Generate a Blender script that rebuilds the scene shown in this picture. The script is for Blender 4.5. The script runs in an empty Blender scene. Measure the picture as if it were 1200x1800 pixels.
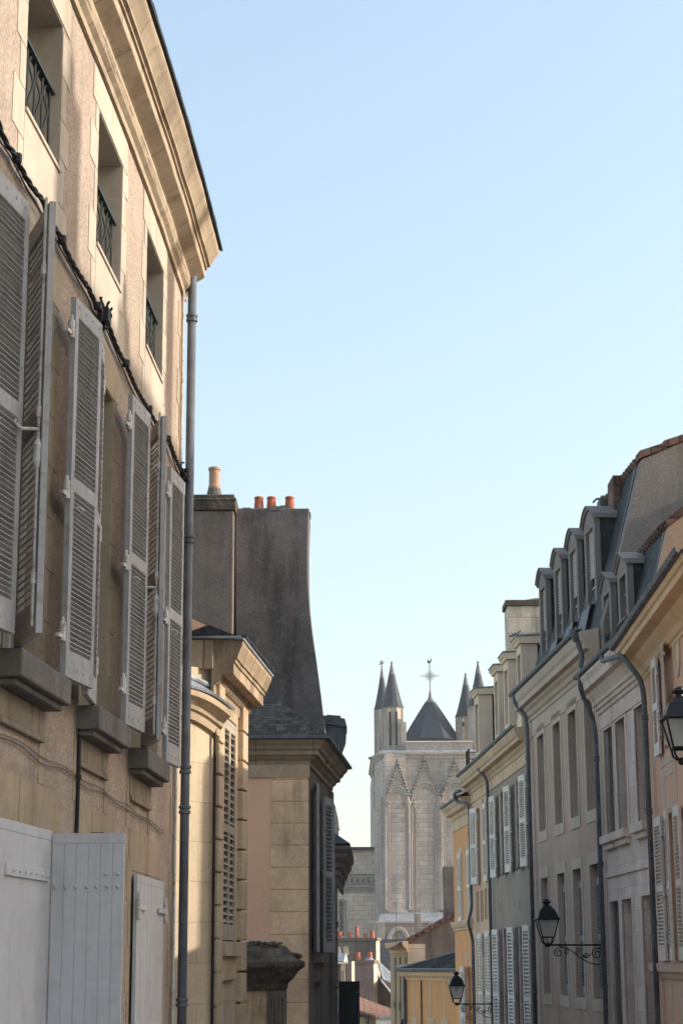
import bpy, bmesh, math, random
from mathutils import Vector, Matrix
from mathutils import noise as mnoise
random.seed(7)
SC = bpy.context.scene
COL = SC.collection
R = math.radians

# ------------------------------------------------------------------ camera model (eye at z = 0, looking along +Y, tilted up)
FPX = 3300.0
PIT = math.atan(790/3300.0)
CP, SP = math.cos(PIT), math.sin(PIT)
def at(x, y, Y):
    """point of the world at distance Y along the street seen at photograph position x, y (used to survey far buildings)"""
    a = (x-600)/FPX; b = (900-y)/FPX
    t = Y/(CP-b*SP)
    return Vector((a*t, Y, (SP+b*CP)*t))
def ground_z(Y):
    Y = max(-40, min(Y, 175))
    return -1.6-0.072*Y if Y > 0 else -1.6-0.03*Y

# ------------------------------------------------------------------ facades
class Fac:
    def __init__(s, x0, y0, sl, side):
        n = math.hypot(sl, 1); s.o = (x0, y0); s.d = (sl/n, 1/n)
        s.n = (s.d[1], -s.d[0]) if side < 0 else (-s.d[1], s.d[0])
    def P(s, u, w, z):
        return Vector((s.o[0]+s.d[0]*u+s.n[0]*w, s.o[1]+s.d[1]*u+s.n[1]*w, z))
    def us(s, a, b): return [a, b]
    def dirs(s, u): return Vector((s.d[0], s.d[1], 0)), Vector((s.n[0], s.n[1], 0))
class Curve(Fac):
    """the slightly bowed front of the big house on the left; u is the distance along the street"""
    def __init__(s): pass
    def X(s, Y): return -1.537+.018*(Y-18.5)-.0036*(Y-18.5)**2
    def S(s, Y): return .018-.0072*(Y-18.5)
    def P(s, u, w, z):
        k = s.S(u); n = math.hypot(1, k)
        return Vector((s.X(u)+w/n, u-w*k/n, z))
    def us(s, a, b):
        n = max(1, int(abs(b-a)/.6)); return [a+(b-a)*i/n for i in range(n+1)]
    def dirs(s, u):
        k = s.S(u); n = math.hypot(1, k)
        return Vector((k/n, 1/n, 0)), Vector((1/n, -k/n, 0))

# ------------------------------------------------------------------ mesh builder
class MB:
    def __init__(s): s.v = []; s.f = []
    def add(s, vs, fs):
        o = len(s.v); s.v += [Vector(v) for v in vs]; s.f += [tuple(i+o for i in f) for f in fs]; return s
    def hexa(s, p):      # p[0..3] bottom ring, p[4..7] top ring
        return s.add(p, [(3,2,1,0),(4,5,6,7),(0,1,5,4),(1,2,6,5),(2,3,7,6),(3,0,4,7)])
    def box(s, x0, x1, y0, y1, z0, z1):
        return s.hexa([(x0,y0,z0),(x1,y0,z0),(x1,y1,z0),(x0,y1,z0),(x0,y0,z1),(x1,y0,z1),(x1,y1,z1),(x0,y1,z1)])
    def obox(s, c, ax, ay, az):   # centre and half axis vectors
        c, ax, ay, az = Vector(c), Vector(ax), Vector(ay), Vector(az)
        return s.hexa([c-ax-ay-az, c+ax-ay-az, c+ax+ay-az, c-ax+ay-az, c-ax-ay+az, c+ax-ay+az, c+ax+ay+az, c-ax+ay+az])
    def sweep(s, F, us, prof, caps=True, closed=True):
        n = len(prof); vs = []; fs = []
        for u in us: vs += [F.P(u, w, z) for w, z in prof]
        m = n if closed else n-1
        for i in range(len(us)-1):
            for j in range(m):
                k = (j+1) % n
                fs.append((i*n+j, i*n+k, (i+1)*n+k, (i+1)*n+j))
        if caps and closed:
            fs.append(tuple(range(n))[::-1]); fs.append(tuple((len(us)-1)*n+j for j in range(n)))
        return s.add(vs, fs)
    def fbox(s, F, u0, u1, w0, w1, z0, z1):
        return s.sweep(F, F.us(u0, u1), [(w0,z0),(w1,z0),(w1,z1),(w0,z1)])
    def prism(s, pts, vec):
        n = len(pts); vec = Vector(vec); p = [Vector(q) for q in pts]
        return s.add(p+[q+vec for q in p], [tuple(range(n))[::-1], tuple(range(n, 2*n))]+[(i, (i+1)%n, (i+1)%n+n, i+n) for i in range(n)])
    def quad(s, *p): return s.add(p, [tuple(range(len(p)))])
    def tube(s, pts, r, n=8, caps=True):
        pts = [Vector(p) for p in pts]; vs = []; fs = []
        t0 = (pts[1]-pts[0]).normalized()
        up = Vector((0,0,1)) if abs(t0.z) < .9 else Vector((1,0,0))
        b = t0.cross(up).normalized()
        for i, p in enumerate(pts):
            t = (pts[min(i+1, len(pts)-1)]-pts[max(i-1, 0)])
            if t.length < 1e-9: t = t0
            t.normalize(); b = (b-t*b.dot(t)); b.normalize(); c = t.cross(b)
            rr = r[i] if isinstance(r, (list, tuple)) else r
            vs += [p+(b*math.cos(2*math.pi*k/n)+c*math.sin(2*math.pi*k/n))*rr for k in range(n)]
        for i in range(len(pts)-1):
            for k in range(n):
                q = (k+1) % n; fs.append((i*n+k, i*n+q, (i+1)*n+q, (i+1)*n+k))
        if caps: fs += [tuple(range(n))[::-1], tuple((len(pts)-1)*n+k for k in range(n))]
        return s.add(vs, fs)
    def lathe(s, c, prof, n=16, a0=0, ax=1.0):
        c = Vector(c); vs = []; fs = []
        for r, z in prof:
            vs += [c+Vector((r*math.cos(a0+2*math.pi*k/n)*ax, r*math.sin(a0+2*math.pi*k/n), z)) for k in range(n)]
        for i in range(len(prof)-1):
            for k in range(n):
                q = (k+1) % n; fs.append((i*n+k, i*n+q, (i+1)*n+q, (i+1)*n+k))
        fs += [tuple(range(n))[::-1], tuple((len(prof)-1)*n+k for k in range(n))]
        return s.add(vs, fs)
    def wobble(s, amp, sc=1.2):
        for i, v in enumerate(s.v): s.v[i] = v+mnoise.noise_vector(v*sc)*amp+mnoise.noise_vector(v*sc*5)*amp*.4
        return s
    def build(s, name, mat, parent=None, smooth=False, bevel=0, local=False, origin=None, label=None):
        me = bpy.data.meshes.new(name)
        o = bpy.data.objects.new(name, me); COL.objects.link(o)
        if parent is not None:
            off = Vector((0,0,0)) if local else root_loc(parent)
            o.parent = parent
        else:
            if origin is None:
                xs = [v.x for v in s.v]; ys = [v.y for v in s.v]
                origin = Vector(((min(xs)+max(xs))/2, (min(ys)+max(ys))/2, min(v.z for v in s.v)))
            off = Vector(origin); o.location = off
        bm = bmesh.new()
        vs = [bm.verts.new(v-off) for v in s.v]
        for f in s.f:
            try: bm.faces.new([vs[i] for i in f])
            except ValueError: pass
        bmesh.ops.remove_doubles(bm, verts=bm.verts, dist=1e-5)
        bmesh.ops.recalc_face_normals(bm, faces=bm.faces)
        uv = bm.loops.layers.uv.new('UVMap')
        for f in bm.faces:
            n = f.normal
            f.smooth = smooth
            if abs(n.z) > .93:
                for l in f.loops: p = l.vert.co+off; l[uv].uv = (p.y, p.x)
            else:
                t = Vector((-n.y, n.x, 0)).normalized()
                if (abs(t.y) > .3 and t.y < 0) or (abs(t.y) <= .3 and t.x < 0): t = -t
                k = 1/max(.3, math.sqrt(max(1e-6, 1-n.z*n.z)))
                for l in f.loops: p = l.vert.co+off; l[uv].uv = (p.dot(t), p.z*k)
        bm.to_mesh(me); bm.free()
        me.materials.append(mat)
        if bevel:
            m = o.modifiers.new('Bevel', 'BEVEL'); m.width = bevel; m.segments = 2; m.limit_method = 'ANGLE'
        if label: o['label'] = label
        return o
def root_loc(o):
    v = Vector((0,0,0))
    while o is not None: v += Vector(o.location); o = o.parent
    return v
def tag(o, label=None, cat=None, group=None, kind=None):
    if label: o['label'] = label
    if cat: o['category'] = cat
    if group: o['group'] = group
    if kind: o['kind'] = kind
    return o
def thing(name, label, cat, loc=(0,0,0), group=None):
    o = bpy.data.objects.new(name, None); COL.objects.link(o); o.location = loc; o.empty_display_size = .2
    return tag(o, label, cat, group)

# ------------------------------------------------------------------ materials
class NT:
    def __init__(s, name):
        m = bpy.data.materials.new(name); m.use_nodes = True; s.m = m; s.t = m.node_tree; s.n = s.t.nodes
        s.b = s.n['Principled BSDF']; s.geo = None; s.uvn = None
    def node(s, ty, **kw):
        n = s.n.new(ty)
        for k, v in kw.items():
            if k.startswith('i_'): n.inputs[k[2:].replace('_', ' ')].default_value = v
            else: setattr(n, k, v)
        return n
    def link(s, a, b): s.t.links.new(a, b)
    def pos(s):
        if not s.geo: s.geo = s.node('ShaderNodeNewGeometry')
        return s.geo.outputs['Position']
    def uv(s):
        if not s.uvn: s.uvn = s.node('ShaderNodeUVMap', uv_map='UVMap')
        return s.uvn.outputs['UV']
    def noise(s, scale, detail=4, rough=.6, stretch=None):
        n = s.node('ShaderNodeTexNoise'); n.inputs['Scale'].default_value = scale
        n.inputs['Detail'].default_value = detail; n.inputs['Roughness'].default_value = rough
        src = s.pos()
        if stretch:
            mp = s.node('ShaderNodeMapping'); mp.inputs['Scale'].default_value = stretch; s.link(src, mp.inputs['Vector']); src = mp.outputs['Vector']
        s.link(src, n.inputs['Vector']); return n.outputs['Fac']
    def ramp(s, fac, a, b, lo=0.0, hi=1.0):
        n = s.node('ShaderNodeMapRange'); n.inputs['From Min'].default_value = a; n.inputs['From Max'].default_value = b
        n.inputs['To Min'].default_value = lo; n.inputs['To Max'].default_value = hi; s.link(fac, n.inputs['Value']); return n.outputs['Result']
    def mix(s, fac, a, b, mode='MIX'):
        n = s.node('ShaderNodeMix', data_type='RGBA', blend_type=mode)
        for sock, v in ((n.inputs['Factor'], fac), (n.inputs['A'], a), (n.inputs['B'], b)):
            if isinstance(v, (int, float)): sock.default_value = v
            elif isinstance(v, (tuple, list)): sock.default_value = (*v[:3], 1)
            else: s.link(v, sock)
        return n.outputs['Result']
def mul(c, k): return tuple(min(1, x*k) for x in c)
def M(name, col, rough=.9, var=.18, vscale=.8, fine=.12, fscale=25, bump=.15, bscale=None, bdist=.01, brick=None, mortar=.6, bvar=.15, stain=None, stain_amt=.5, stain_scale=1.0, metallic=0, spec=.25, off=.5, blotch=None):
    """weathered surface: base colour, cloudy and grainy variation, optional courses, run-off streaks and lichen blotches"""
    t = NT(name)
    c = None
    hgt = None
    if brick:
        bw, bh = brick[:2]; ms = brick[2] if len(brick) > 2 else .008
        b = t.node('ShaderNodeTexBrick'); b.offset = off
        b.inputs['Scale'].default_value = 1; b.inputs['Brick Width'].default_value = bw; b.inputs['Row Height'].default_value = bh
        b.inputs['Mortar Size'].default_value = ms; b.inputs['Mortar Smooth'].default_value = .3
        b.inputs['Color1'].default_value = (*mul(col, 1-bvar), 1); b.inputs['Color2'].default_value = (*mul(col, 1+bvar), 1)
        b.inputs['Mortar'].default_value = (*mul(col, mortar), 1)
        # wobble the joints a little
        wn = t.node('ShaderNodeTexNoise'); wn.inputs['Scale'].default_value = 3.0; t.link(t.pos(), wn.inputs['Vector'])
        va = t.node('ShaderNodeVectorMath', operation='MULTIPLY_ADD'); va.inputs[1].default_value = (.02, .02, 0)
        t.link(wn.outputs['Color'], va.inputs[0]); t.link(t.uv(), va.inputs[2])
        t.link(va.outputs['Vector'], b.inputs['Vector']); c = b.outputs['Color']; hgt = b.outputs['Fac']
    else: c = col
    n1 = t.ramp(t.noise(vscale, 5, .65), .3, .7, 1-var, 1+var)
    n2 = t.ramp(t.noise(fscale, 3, .7), .3, .7, 1-fine, 1+fine)
    k = t.node('ShaderNodeMath', operation='MULTIPLY'); t.link(n1, k.inputs[0]); t.link(n2, k.inputs[1])
    cc = t.node('ShaderNodeCombineColor')
    for i in range(3): t.link(k.outputs[0], cc.inputs[i])
    c = t.mix(1.0, c, cc.outputs['Color'], 'MULTIPLY')
    if stain:
        st = t.ramp(t.noise(2.2*stain_scale, 5, .7, (1, 1, .16)), .5, .72, 0, stain_amt)
        c = t.mix(st, c, stain)
    if blotch:
        bc, ba, bs = blotch
        bl = t.ramp(t.noise(bs, 8, .75), .52, .64, 0, ba)
        c = t.mix(bl, c, bc)
    t.link(c, t.b.inputs['Base Color'])
    t.b.inputs['Roughness'].default_value = rough; t.b.inputs['Metallic'].default_value = metallic
    t.b.inputs['Specular IOR Level'].default_value = spec
    if bump:
        bn = t.node('ShaderNodeBump'); bn.inputs['Strength'].default_value = bump; bn.inputs['Distance'].default_value = bdist
        h = t.noise(bscale or fscale, 6, .7)
        if hgt is not None:
            mm = t.node('ShaderNodeMath', operation='MULTIPLY_ADD'); t.link(hgt, mm.inputs[0]); mm.inputs[1].default_value = -1.5; t.link(h, mm.inputs[2]); h = mm.outputs[0]
        t.link(h, bn.inputs['Height']); t.link(bn.outputs['Normal'], t.b.inputs['Normal'])
    return t.m
dirt = (.10,.085,.07)
m_l1_render = M('tan rough cast render', (.42,.33,.26), var=.18, fine=.36, fscale=42, bump=.9, bscale=42, bdist=.02, stain=(.15,.115,.09), stain_amt=.6, blotch=((.31,.235,.175),.5,1.3))
m_l1_stone  = M('smooth pale limestone', (.435,.37,.295), var=.16, fine=.07, fscale=14, bump=.12, stain=(.2,.16,.12), stain_amt=.5)
m_l1_low    = M('dull yellow lower stone', (.36,.285,.195), var=.18, fine=.08, fscale=14, bump=.15, stain=(.15,.12,.09), stain_amt=.6, blotch=((.26,.2,.14),.5,3))
m_l1_apr    = M('stained apron stone', (.25,.205,.15), var=.3, vscale=2.5, bump=.2, stain=(.07,.06,.05), stain_amt=.8, stain_scale=3)
m_l1_sill   = M('weathered grey sill stone', (.15,.135,.12), var=.3, vscale=2.5, fine=.15, bump=.25, stain=(.07,.06,.055), stain_amt=.8, stain_scale=2)
m_cornice   = M('cornice limestone', (.40,.315,.225), var=.17, vscale=1.2, fine=.08, bump=.25, brick=(.85,7.0,.009), mortar=.5, bvar=.12, stain=(.17,.125,.085), stain_amt=.75, stain_scale=1.5, blotch=((.3,.23,.16),.5,3))
m_corn_old  = M('brown weathered cornice stone', (.36,.265,.175), var=.25, vscale=2, fine=.12, bump=.3, brick=(.6,7.0,.012), mortar=.4, bvar=.18, stain=(.11,.085,.06), stain_amt=.85, stain_scale=2, blotch=((.17,.125,.085),.7,4))
m_cath_lt   = M('nave ashlar lightened against shadow', (.58,.49,.405), var=.15, vscale=.25, fine=.08, fscale=3, bump=.4, bscale=2, bdist=.05, brick=(.95,.44,.03), mortar=.7, bvar=.12, stain=(.3,.27,.25), stain_amt=.6, stain_scale=.16)  # copy of the cathedral stone, lightened to offset the tower's shadow
m_lead_d    = M('dull grey lead', (.12,.13,.145), rough=.6, var=.25, vscale=4, bump=.1)
m_wood_g    = M('grey weathered dormer wood', (.21,.18,.16), rough=.7, var=.2, bump=.15)
m_gable_o   = M('faded apricot gable render', (.50,.325,.22), var=.12, fine=.1, bump=.2, stain=(.3,.21,.15), stain_amt=.4)
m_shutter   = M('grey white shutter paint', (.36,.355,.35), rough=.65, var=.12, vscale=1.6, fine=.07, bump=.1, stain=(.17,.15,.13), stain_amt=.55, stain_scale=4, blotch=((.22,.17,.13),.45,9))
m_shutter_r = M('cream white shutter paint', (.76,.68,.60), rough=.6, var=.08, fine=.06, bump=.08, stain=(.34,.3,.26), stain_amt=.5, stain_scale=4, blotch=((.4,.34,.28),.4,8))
m_sh_old    = M('worn brownish cream shutter paint', (.40,.34,.265), rough=.7, var=.2, vscale=3, bump=.2, stain=(.2,.15,.1), stain_amt=.6, stain_scale=4)
m_board     = M('white painted boards', (.50,.495,.50), rough=.6, var=.07, fine=.05, bump=.1, fscale=9, stain=(.36,.345,.33), stain_amt=.5, stain_scale=3, blotch=((.38,.365,.35),.35,4))
m_ironw     = M('white painted iron', (.55,.53,.5), rough=.5, var=.1, bump=.1, blotch=((.3,.12,.05),.8,14))
m_iron      = M('black green iron', (.018,.026,.024), rough=.5, var=.2, bump=.1)
m_black     = M('black cast iron', (.014,.014,.015), rough=.45, var=.25, bump=.1)
m_cable     = M('black cable rubber', (.02,.02,.021), rough=.6, bump=.2)
m_zinc      = M('grey zinc pipe', (.125,.135,.15), rough=.6, var=.38, vscale=3, fine=.06, bump=.06, metallic=.15, stain=(.07,.075,.08), stain_amt=.5)
m_lead      = M('pale weathered lead', (.28,.305,.335), rough=.5, var=.25, vscale=3, bump=.1, metallic=.3, blotch=((.10,.10,.10),.7,1.6))
m_slate     = M('blue grey slate', (.034,.037,.042), rough=.7, var=.3, vscale=1.5, fine=.2, fscale=12, bump=.35, brick=(.22,.13,.008), mortar=.35, bvar=.35, spec=.2, blotch=((.08,.075,.065),.35,5))
m_slate_dk  = M('dark worn slate', (.020,.021,.022), rough=.85, var=.4, vscale=1.2, fine=.2, fscale=10, bump=.4, brick=(.3,.16,.012), mortar=.4, bvar=.4, spec=.08, blotch=((.09,.08,.06),.6,1.4))
m_slate_moss= M('lichened slate', (.055,.057,.05), rough=.7, var=.3, vscale=1.5, fine=.3, fscale=14, bump=.5, brick=(.22,.07,.007), mortar=.4, bvar=.4, blotch=((.17,.16,.11),.7,5))
m_tile      = M('red brown clay tile', (.17,.09,.065), var=.3, vscale=2.5, fine=.25, fscale=14, bump=.4, brick=(.2,.3,.02), mortar=.4, bvar=.3, blotch=((.13,.11,.095),.85,2.2))
m_pot       = M('terracotta pot', (.42,.13,.075), var=.2, vscale=3, bump=.15, stain=(.1,.06,.05), stain_amt=.4)
m_pot_pale  = M('pale fired clay pot', (.42,.27,.19), var=.2, vscale=4, bump=.2, stain=(.15,.12,.1), stain_amt=.5)
m_cement    = M('dark weathered cement', (.145,.128,.118), var=.5, vscale=.55, fine=.28, fscale=38, bump=.8, bscale=38, bdist=.02, stain=(.04,.036,.036), stain_amt=.9, blotch=((.21,.185,.165),.42,7))
m_cement2   = M('brown weathered cement', (.17,.14,.118), var=.35, vscale=.9, fine=.3, fscale=30, bump=.6, bdist=.02, stain=(.06,.05,.045), stain_amt=.7)
m_ashlar    = M('golden ashlar', (.50,.395,.27), var=.15, fine=.08, bump=.15, brick=(.62,.42,.006), mortar=.72, bvar=.08, stain=(.2,.16,.12), stain_amt=.4)
m_rust      = M('golden stone block', (.48,.365,.24), var=.2, vscale=2, fine=.1, bump=.2, stain=(.17,.135,.1), stain_amt=.5)
m_rust_d    = M('sooted stone block', (.74,.51,.32), var=.24, vscale=1.6, fine=.12, bump=.2, stain=(.09,.075,.06), stain_amt=.65, stain_scale=1.4)
m_peach     = M('peach render', (.80,.49,.325), var=.06, fine=.05, bump=.1)
m_moss      = M('mossy black stone', (.12,.095,.07), var=.5, vscale=3, fine=.4, fscale=18, bump=1, bscale=16, bdist=.04, stain=(.03,.03,.025), stain_amt=.8, stain_scale=2)
m_dark_st   = M('dark brown stone', (.17,.14,.115), var=.25, fine=.1, bump=.2, stain=(.06,.05,.045), stain_amt=.6)  # one dark tone with random darker streaks
m_orange    = M('apricot render', (.70,.42,.285), var=.07, fine=.06, bump=.12, stain=(.4,.24,.15), stain_amt=.25)
m_or_stone  = M('apricot house stone', (.62,.45,.35), var=.1, fine=.08, bump=.12)
m_or_corn   = M('yellow cornice plaster', (.78,.54,.32), var=.1, fine=.05, bump=.1, stain=(.32,.24,.15), stain_amt=.4)
m_r2_stone  = M('grey beige ashlar', (.74,.59,.50), var=.16, fine=.08, bump=.15, brick=(.7,.36,.006), mortar=.75, bvar=.08, stain=(.2,.17,.14), stain_amt=.4)
m_r2_plain  = M('grey beige stone trim', (.74,.59,.50), var=.15, fine=.08, bump=.15, stain=(.2,.17,.14), stain_amt=.4)
m_r3_render = M('mauve beige render', (.51,.36,.275), var=.12, fine=.12, fscale=40, bump=.3, stain=(.24,.18,.145), stain_amt=.4)
m_r3_stone  = M('pale window stone', (.56,.44,.345), var=.12, fine=.08, bump=.12, stain=(.26,.22,.17), stain_amt=.4)
m_r3_gable  = M('grey brown gable render', (.235,.20,.172), var=.2, vscale=.6, fine=.25, fscale=30, bump=.5, stain=(.14,.115,.1), stain_amt=.6)
m_r4        = M('grey beige render', (.34,.27,.22), var=.13, fine=.1, bump=.2, stain=(.22,.18,.15), stain_amt=.5)
m_r5        = M('cream render', (.64,.43,.29), var=.08, fine=.06, bump=.1)
m_r5_panel  = M('ochre brown panel paint', (.34,.205,.12), var=.08, fine=.06, bump=.1)
m_r6        = M('ochre yellow render', (.72,.36,.155), var=.07, fine=.05, bump=.1, stain=(.42,.28,.15), stain_amt=.25)
m_cream     = M('cream cornice stone', (.64,.46,.30), var=.14, vscale=2, fine=.06, bump=.12, stain=(.3,.24,.16), stain_amt=.45)
m_dormer    = M('cream dormer stone', (.78,.61,.45), var=.12, fine=.06, bump=.1, stain=(.34,.28,.22), stain_amt=.4)
m_chim_st   = M('cream chimney ashlar', (.58,.48,.37), var=.25, vscale=1.5, fine=.1, bump=.2, brick=(.75,.4,.01), mortar=.6, bvar=.12, stain=(.15,.13,.11), stain_amt=.5)
m_cath      = M('cathedral ashlar', (.43,.375,.325), var=.2, vscale=.22, fine=.1, fscale=3, bump=.5, bscale=2, bdist=.06, brick=(.95,.44,.03), mortar=.7, bvar=.12, stain=(.15,.14,.13), stain_amt=.85, stain_scale=.16, blotch=((.24,.225,.22),.7,.3))
m_cath_trim = M('cathedral carved stone', (.37,.325,.285), var=.2, vscale=.5, fine=.15, fscale=4, bump=.5, bscale=3, bdist=.08, stain=(.2,.185,.175), stain_amt=.7, stain_scale=.2)
m_cath_dark = M('cathedral grey crocket stone', (.20,.19,.18), var=.3, vscale=1, fine=.2, fscale=5, bump=.6, bscale=3, bdist=.1)
m_cath_slate= M('cathedral slate', (.026,.038,.054), rough=.6, var=.22, vscale=.3, fine=.15, fscale=2, bump=.3, bscale=4, bdist=.04, brick=(.35,.28,.02), mortar=.6, bvar=.2)
m_glass     = M('dark window glass', (.02,.022,.025), rough=.08, var=.1, bump=0, spec=.5)
m_wood      = M('pale painted window wood', (.40,.375,.34), rough=.6, var=.1, bump=.08)
m_wood_d    = M('dark window wood', (.12,.10,.085), rough=.6, var=.15, bump=.1)
m_white_p   = M('pale cream render', (.62,.56,.47), var=.1, bump=.1)
m_road      = M('worn granite setts', (.20,.19,.175), var=.25, fine=.3, fscale=60, bump=.5)
m_pave      = M('stone pavement', (.36,.335,.30), var=.2, brick=(.6,.4,.008), bump=.2)
m_ground    = M('town ground', (.14,.125,.10), var=.3, vscale=.05, bump=.2)
m_sign      = M('black sheet metal', (.018,.021,.02), rough=.5, var=.3, vscale=5, bump=.1)
m_white_w   = M('white wash render', (.62,.58,.5), var=.12, fine=.08, bump=.12, brick=(3.0,.35,.012), mortar=.75, bvar=.05)
m_white_s   = M('slate rows lightened as sunlit', (.16,.165,.175), rough=.35, var=.15, bump=.3, brick=(.35,.28,.02), mortar=.4, bvar=.2, spec=.6)  # slate with the sun on the slopes put into a lighter colour
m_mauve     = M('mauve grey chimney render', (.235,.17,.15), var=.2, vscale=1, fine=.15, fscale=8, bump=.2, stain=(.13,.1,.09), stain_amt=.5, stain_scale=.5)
m_bird      = M('grey pigeon feathers', (.11,.115,.13), var=.3, vscale=20, bump=.1)
m_sky_alu   = M('bright metal', (.6,.6,.58), rough=.35, var=.1, bump=.05, metallic=.8)
def lantern_glass():
    t = NT('milky lantern glass'); t.b.inputs['Base Color'].default_value = (.62,.6,.56,1); t.b.inputs['Roughness'].default_value = .4
    t.b.inputs['Transmission Weight'].default_value = .35; t.b.inputs['Alpha'].default_value = .8
    return t.m
m_lamp_glass = lantern_glass()

# ------------------------------------------------------------------ shared builders
def wall(mb, F, u0, u1, z0, z1, ops=(), w=0.0):
    """facade sheet with real openings; ops = (ua, ub, za, zb, depth)"""
    us = set(F.us(u0, u1)); zs = {z0, z1}
    for a, b, c, d, e in ops: us |= {a, b}; zs |= {c, d}
    us = sorted(x for x in us if u0-1e-6 <= x <= u1+1e-6); zs = sorted(x for x in zs if z0-1e-6 <= x <= z1+1e-6)
    for i in range(len(us)-1):
        for j in range(len(zs)-1):
            mu, mz = (us[i]+us[i+1])/2, (zs[j]+zs[j+1])/2
            if any(a < mu < b and c < mz < d for a, b, c, d, e in ops): continue
            mb.quad(F.P(us[i],w,zs[j]), F.P(us[i+1],w,zs[j]), F.P(us[i+1],w,zs[j+1]), F.P(us[i],w,zs[j+1]))
    for a, b, c, d, e in ops:
        mb.quad(F.P(a,w,c), F.P(a,w,d), F.P(a,w-e,d), F.P(a,w-e,c))
        mb.quad(F.P(b,w,c), F.P(b,w,d), F.P(b,w-e,d), F.P(b,w-e,c))
        mb.quad(F.P(a,w,d), F.P(b,w,d), F.P(b,w-e,d), F.P(a,w-e,d))
        mb.quad(F.P(a,w,c), F.P(b,w,c), F.P(b,w-e,c), F.P(a,w-e,c))
    return mb
def window(F, parent, a, b, c, d, e, wood=None, bars=2, w=0.0):
    """glazed casement at the back of an opening: pane with a frame as sub-part"""
    wood = wood or m_wood
    p = MB().fbox(F, a, b, w-e-.02, w-e+.004, c, d).build('window', m_glass, parent)
    f = MB(); t = .05; q = w-e+.006
    f.fbox(F, a, a+t, q, q+.04, c, d).fbox(F, b-t, b, q, q+.04, c, d).fbox(F, a+t, b-t, q, q+.04, d-t, d).fbox(F, a+t, b-t, q, q+.04, c, c+t*1.4)
    mid = (a+b)/2
    f.fbox(F, mid-.03, mid+.03, q, q+.045, c+t*1.4, d-t)
    for k in range(1, bars+1):
        zz = c+(d-c)*k/(bars+1); f.fbox(F, a+t, mid-.03, q, q+.03, zz-.015, zz+.015).fbox(F, mid+.03, b-t, q, q+.03, zz-.015, zz+.015)
    f.build('frame', wood, p)
    return p
RS = random.Random(11)
def leaf(parent, hinge, ang_dir, L, z0, z1, mat, n=34, th=.036, st=.065, mid=.5, tilt=35, hinges=True, rod=False, hook=False, hook_side=1, label=None):
    """louvred shutter leaf from its hinge along ang_dir (plan vector)"""
    h = Vector((hinge[0], hinge[1], 0)); a = Vector((ang_dir[0], ang_dir[1], 0)).normalized(); b = Vector((-a.y, a.x, 0)); zz = Vector((0,0,1))
    mb = MB()
    def bx(s0, s1, t0, t1, q0, q1):
        mb.obox(h+a*(s0+s1)/2+b*(t0+t1)/2+zz*(q0+q1)/2, a*(s1-s0)/2, b*(t1-t0)/2, zz*(q1-q0)/2)
    T = th/2
    bx(0, st, -T, T, z0, z1); bx(L-st, L, -T, T, z0, z1)
    tr, br, mr = .12, .17, .09
    zm = z0+(z1-z0)*mid
    bx(st, L-st, -T, T, z1-tr, z1); bx(st, L-st, -T, T, z0, z0+br); bx(st, L-st, -T, T, zm-mr/2, zm+mr/2)
    for q0, q1 in ((z0+br, zm-mr/2), (zm+mr/2, z1-tr)):
        k = max(3, int(n*(q1-q0)/(z1-z0))); p = (q1-q0)/k
        for i in range(k):
            tj = R(tilt+RS.uniform(-5,5)); ca, sa = math.cos(tj), math.sin(tj)
            c = h+a*L/2+zz*(q0+p*(i+.5)+RS.uniform(-.0018,.0018))
            d1 = (b*ca-zz*sa); d2 = (b*sa+zz*ca)
            mb.obox(c, a*(L/2-st), d1*min(p*.66, .027), d2*.0045)
    for zq in (z1-.05, z0+.06):          # nail heads
        for i in range(4):
            c = h+a*(L*(i+.5)/4)+zz*zq
            mb.obox(c, a*.007, b*(T+.004), zz*.007)
    o = mb.build('shutter', mat, parent, label=label)
    if hinges:
        for zq in (z0+.28, zm-.05, z1-.22):
            g = MB(); c = h-a*.03
            g.lathe(c+zz*zq, [(.012,-.07),(.022,-.065),(.022,-.005),(.026,0),(.022,.005),(.022,.05),(.012,.055),(.012,.075),(.008,.085)], 8)
            g.obox(c-a*.045+zz*(zq-.04), a*.05, b*.012, zz*.012)
            g.build('hinge', m_ironw, o, smooth=False)
    if rod:
        g = MB(); c = h+a*(L-.03)+b*hook_side*(T+.014)
        g.tube([c+zz*(z0+.04), c+zz*(z1+.03)], .009, 6)
        for zq in (z0+.3, zm, z1-.4): g.tube([c+zz*(zq-.03), c+zz*(zq+.03)], .017, 8)
        g.tube([c+zz*(zm-.1), c+b*hook_side*.05+zz*(zm-.1), c+b*hook_side*.1+a*.02+zz*(zm-.11), c+b*hook_side*.14+a*.02+zz*(zm-.08), c+b*hook_side*.13+zz*(zm-.05)], .01, 6)
        g.lathe(c+zz*(zm-.25), [(.008,-.08),(.026,-.03),(.022,.03),(.03,.06),(.01,.1)], 8)
        g.build('bolt_rod', m_ironw, o)
    if hook:
        g = MB(); c = h+a*(L*.15)+b*hook_side*(T+.01)+zz*(zm-.15)
        g.tube([c, c+b*hook_side*.03, c+b*hook_side*.05-zz*.02, c+b*hook_side*.03-zz*.04], .007, 6); g.build('latch', m_ironw, o)
    return o
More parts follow.
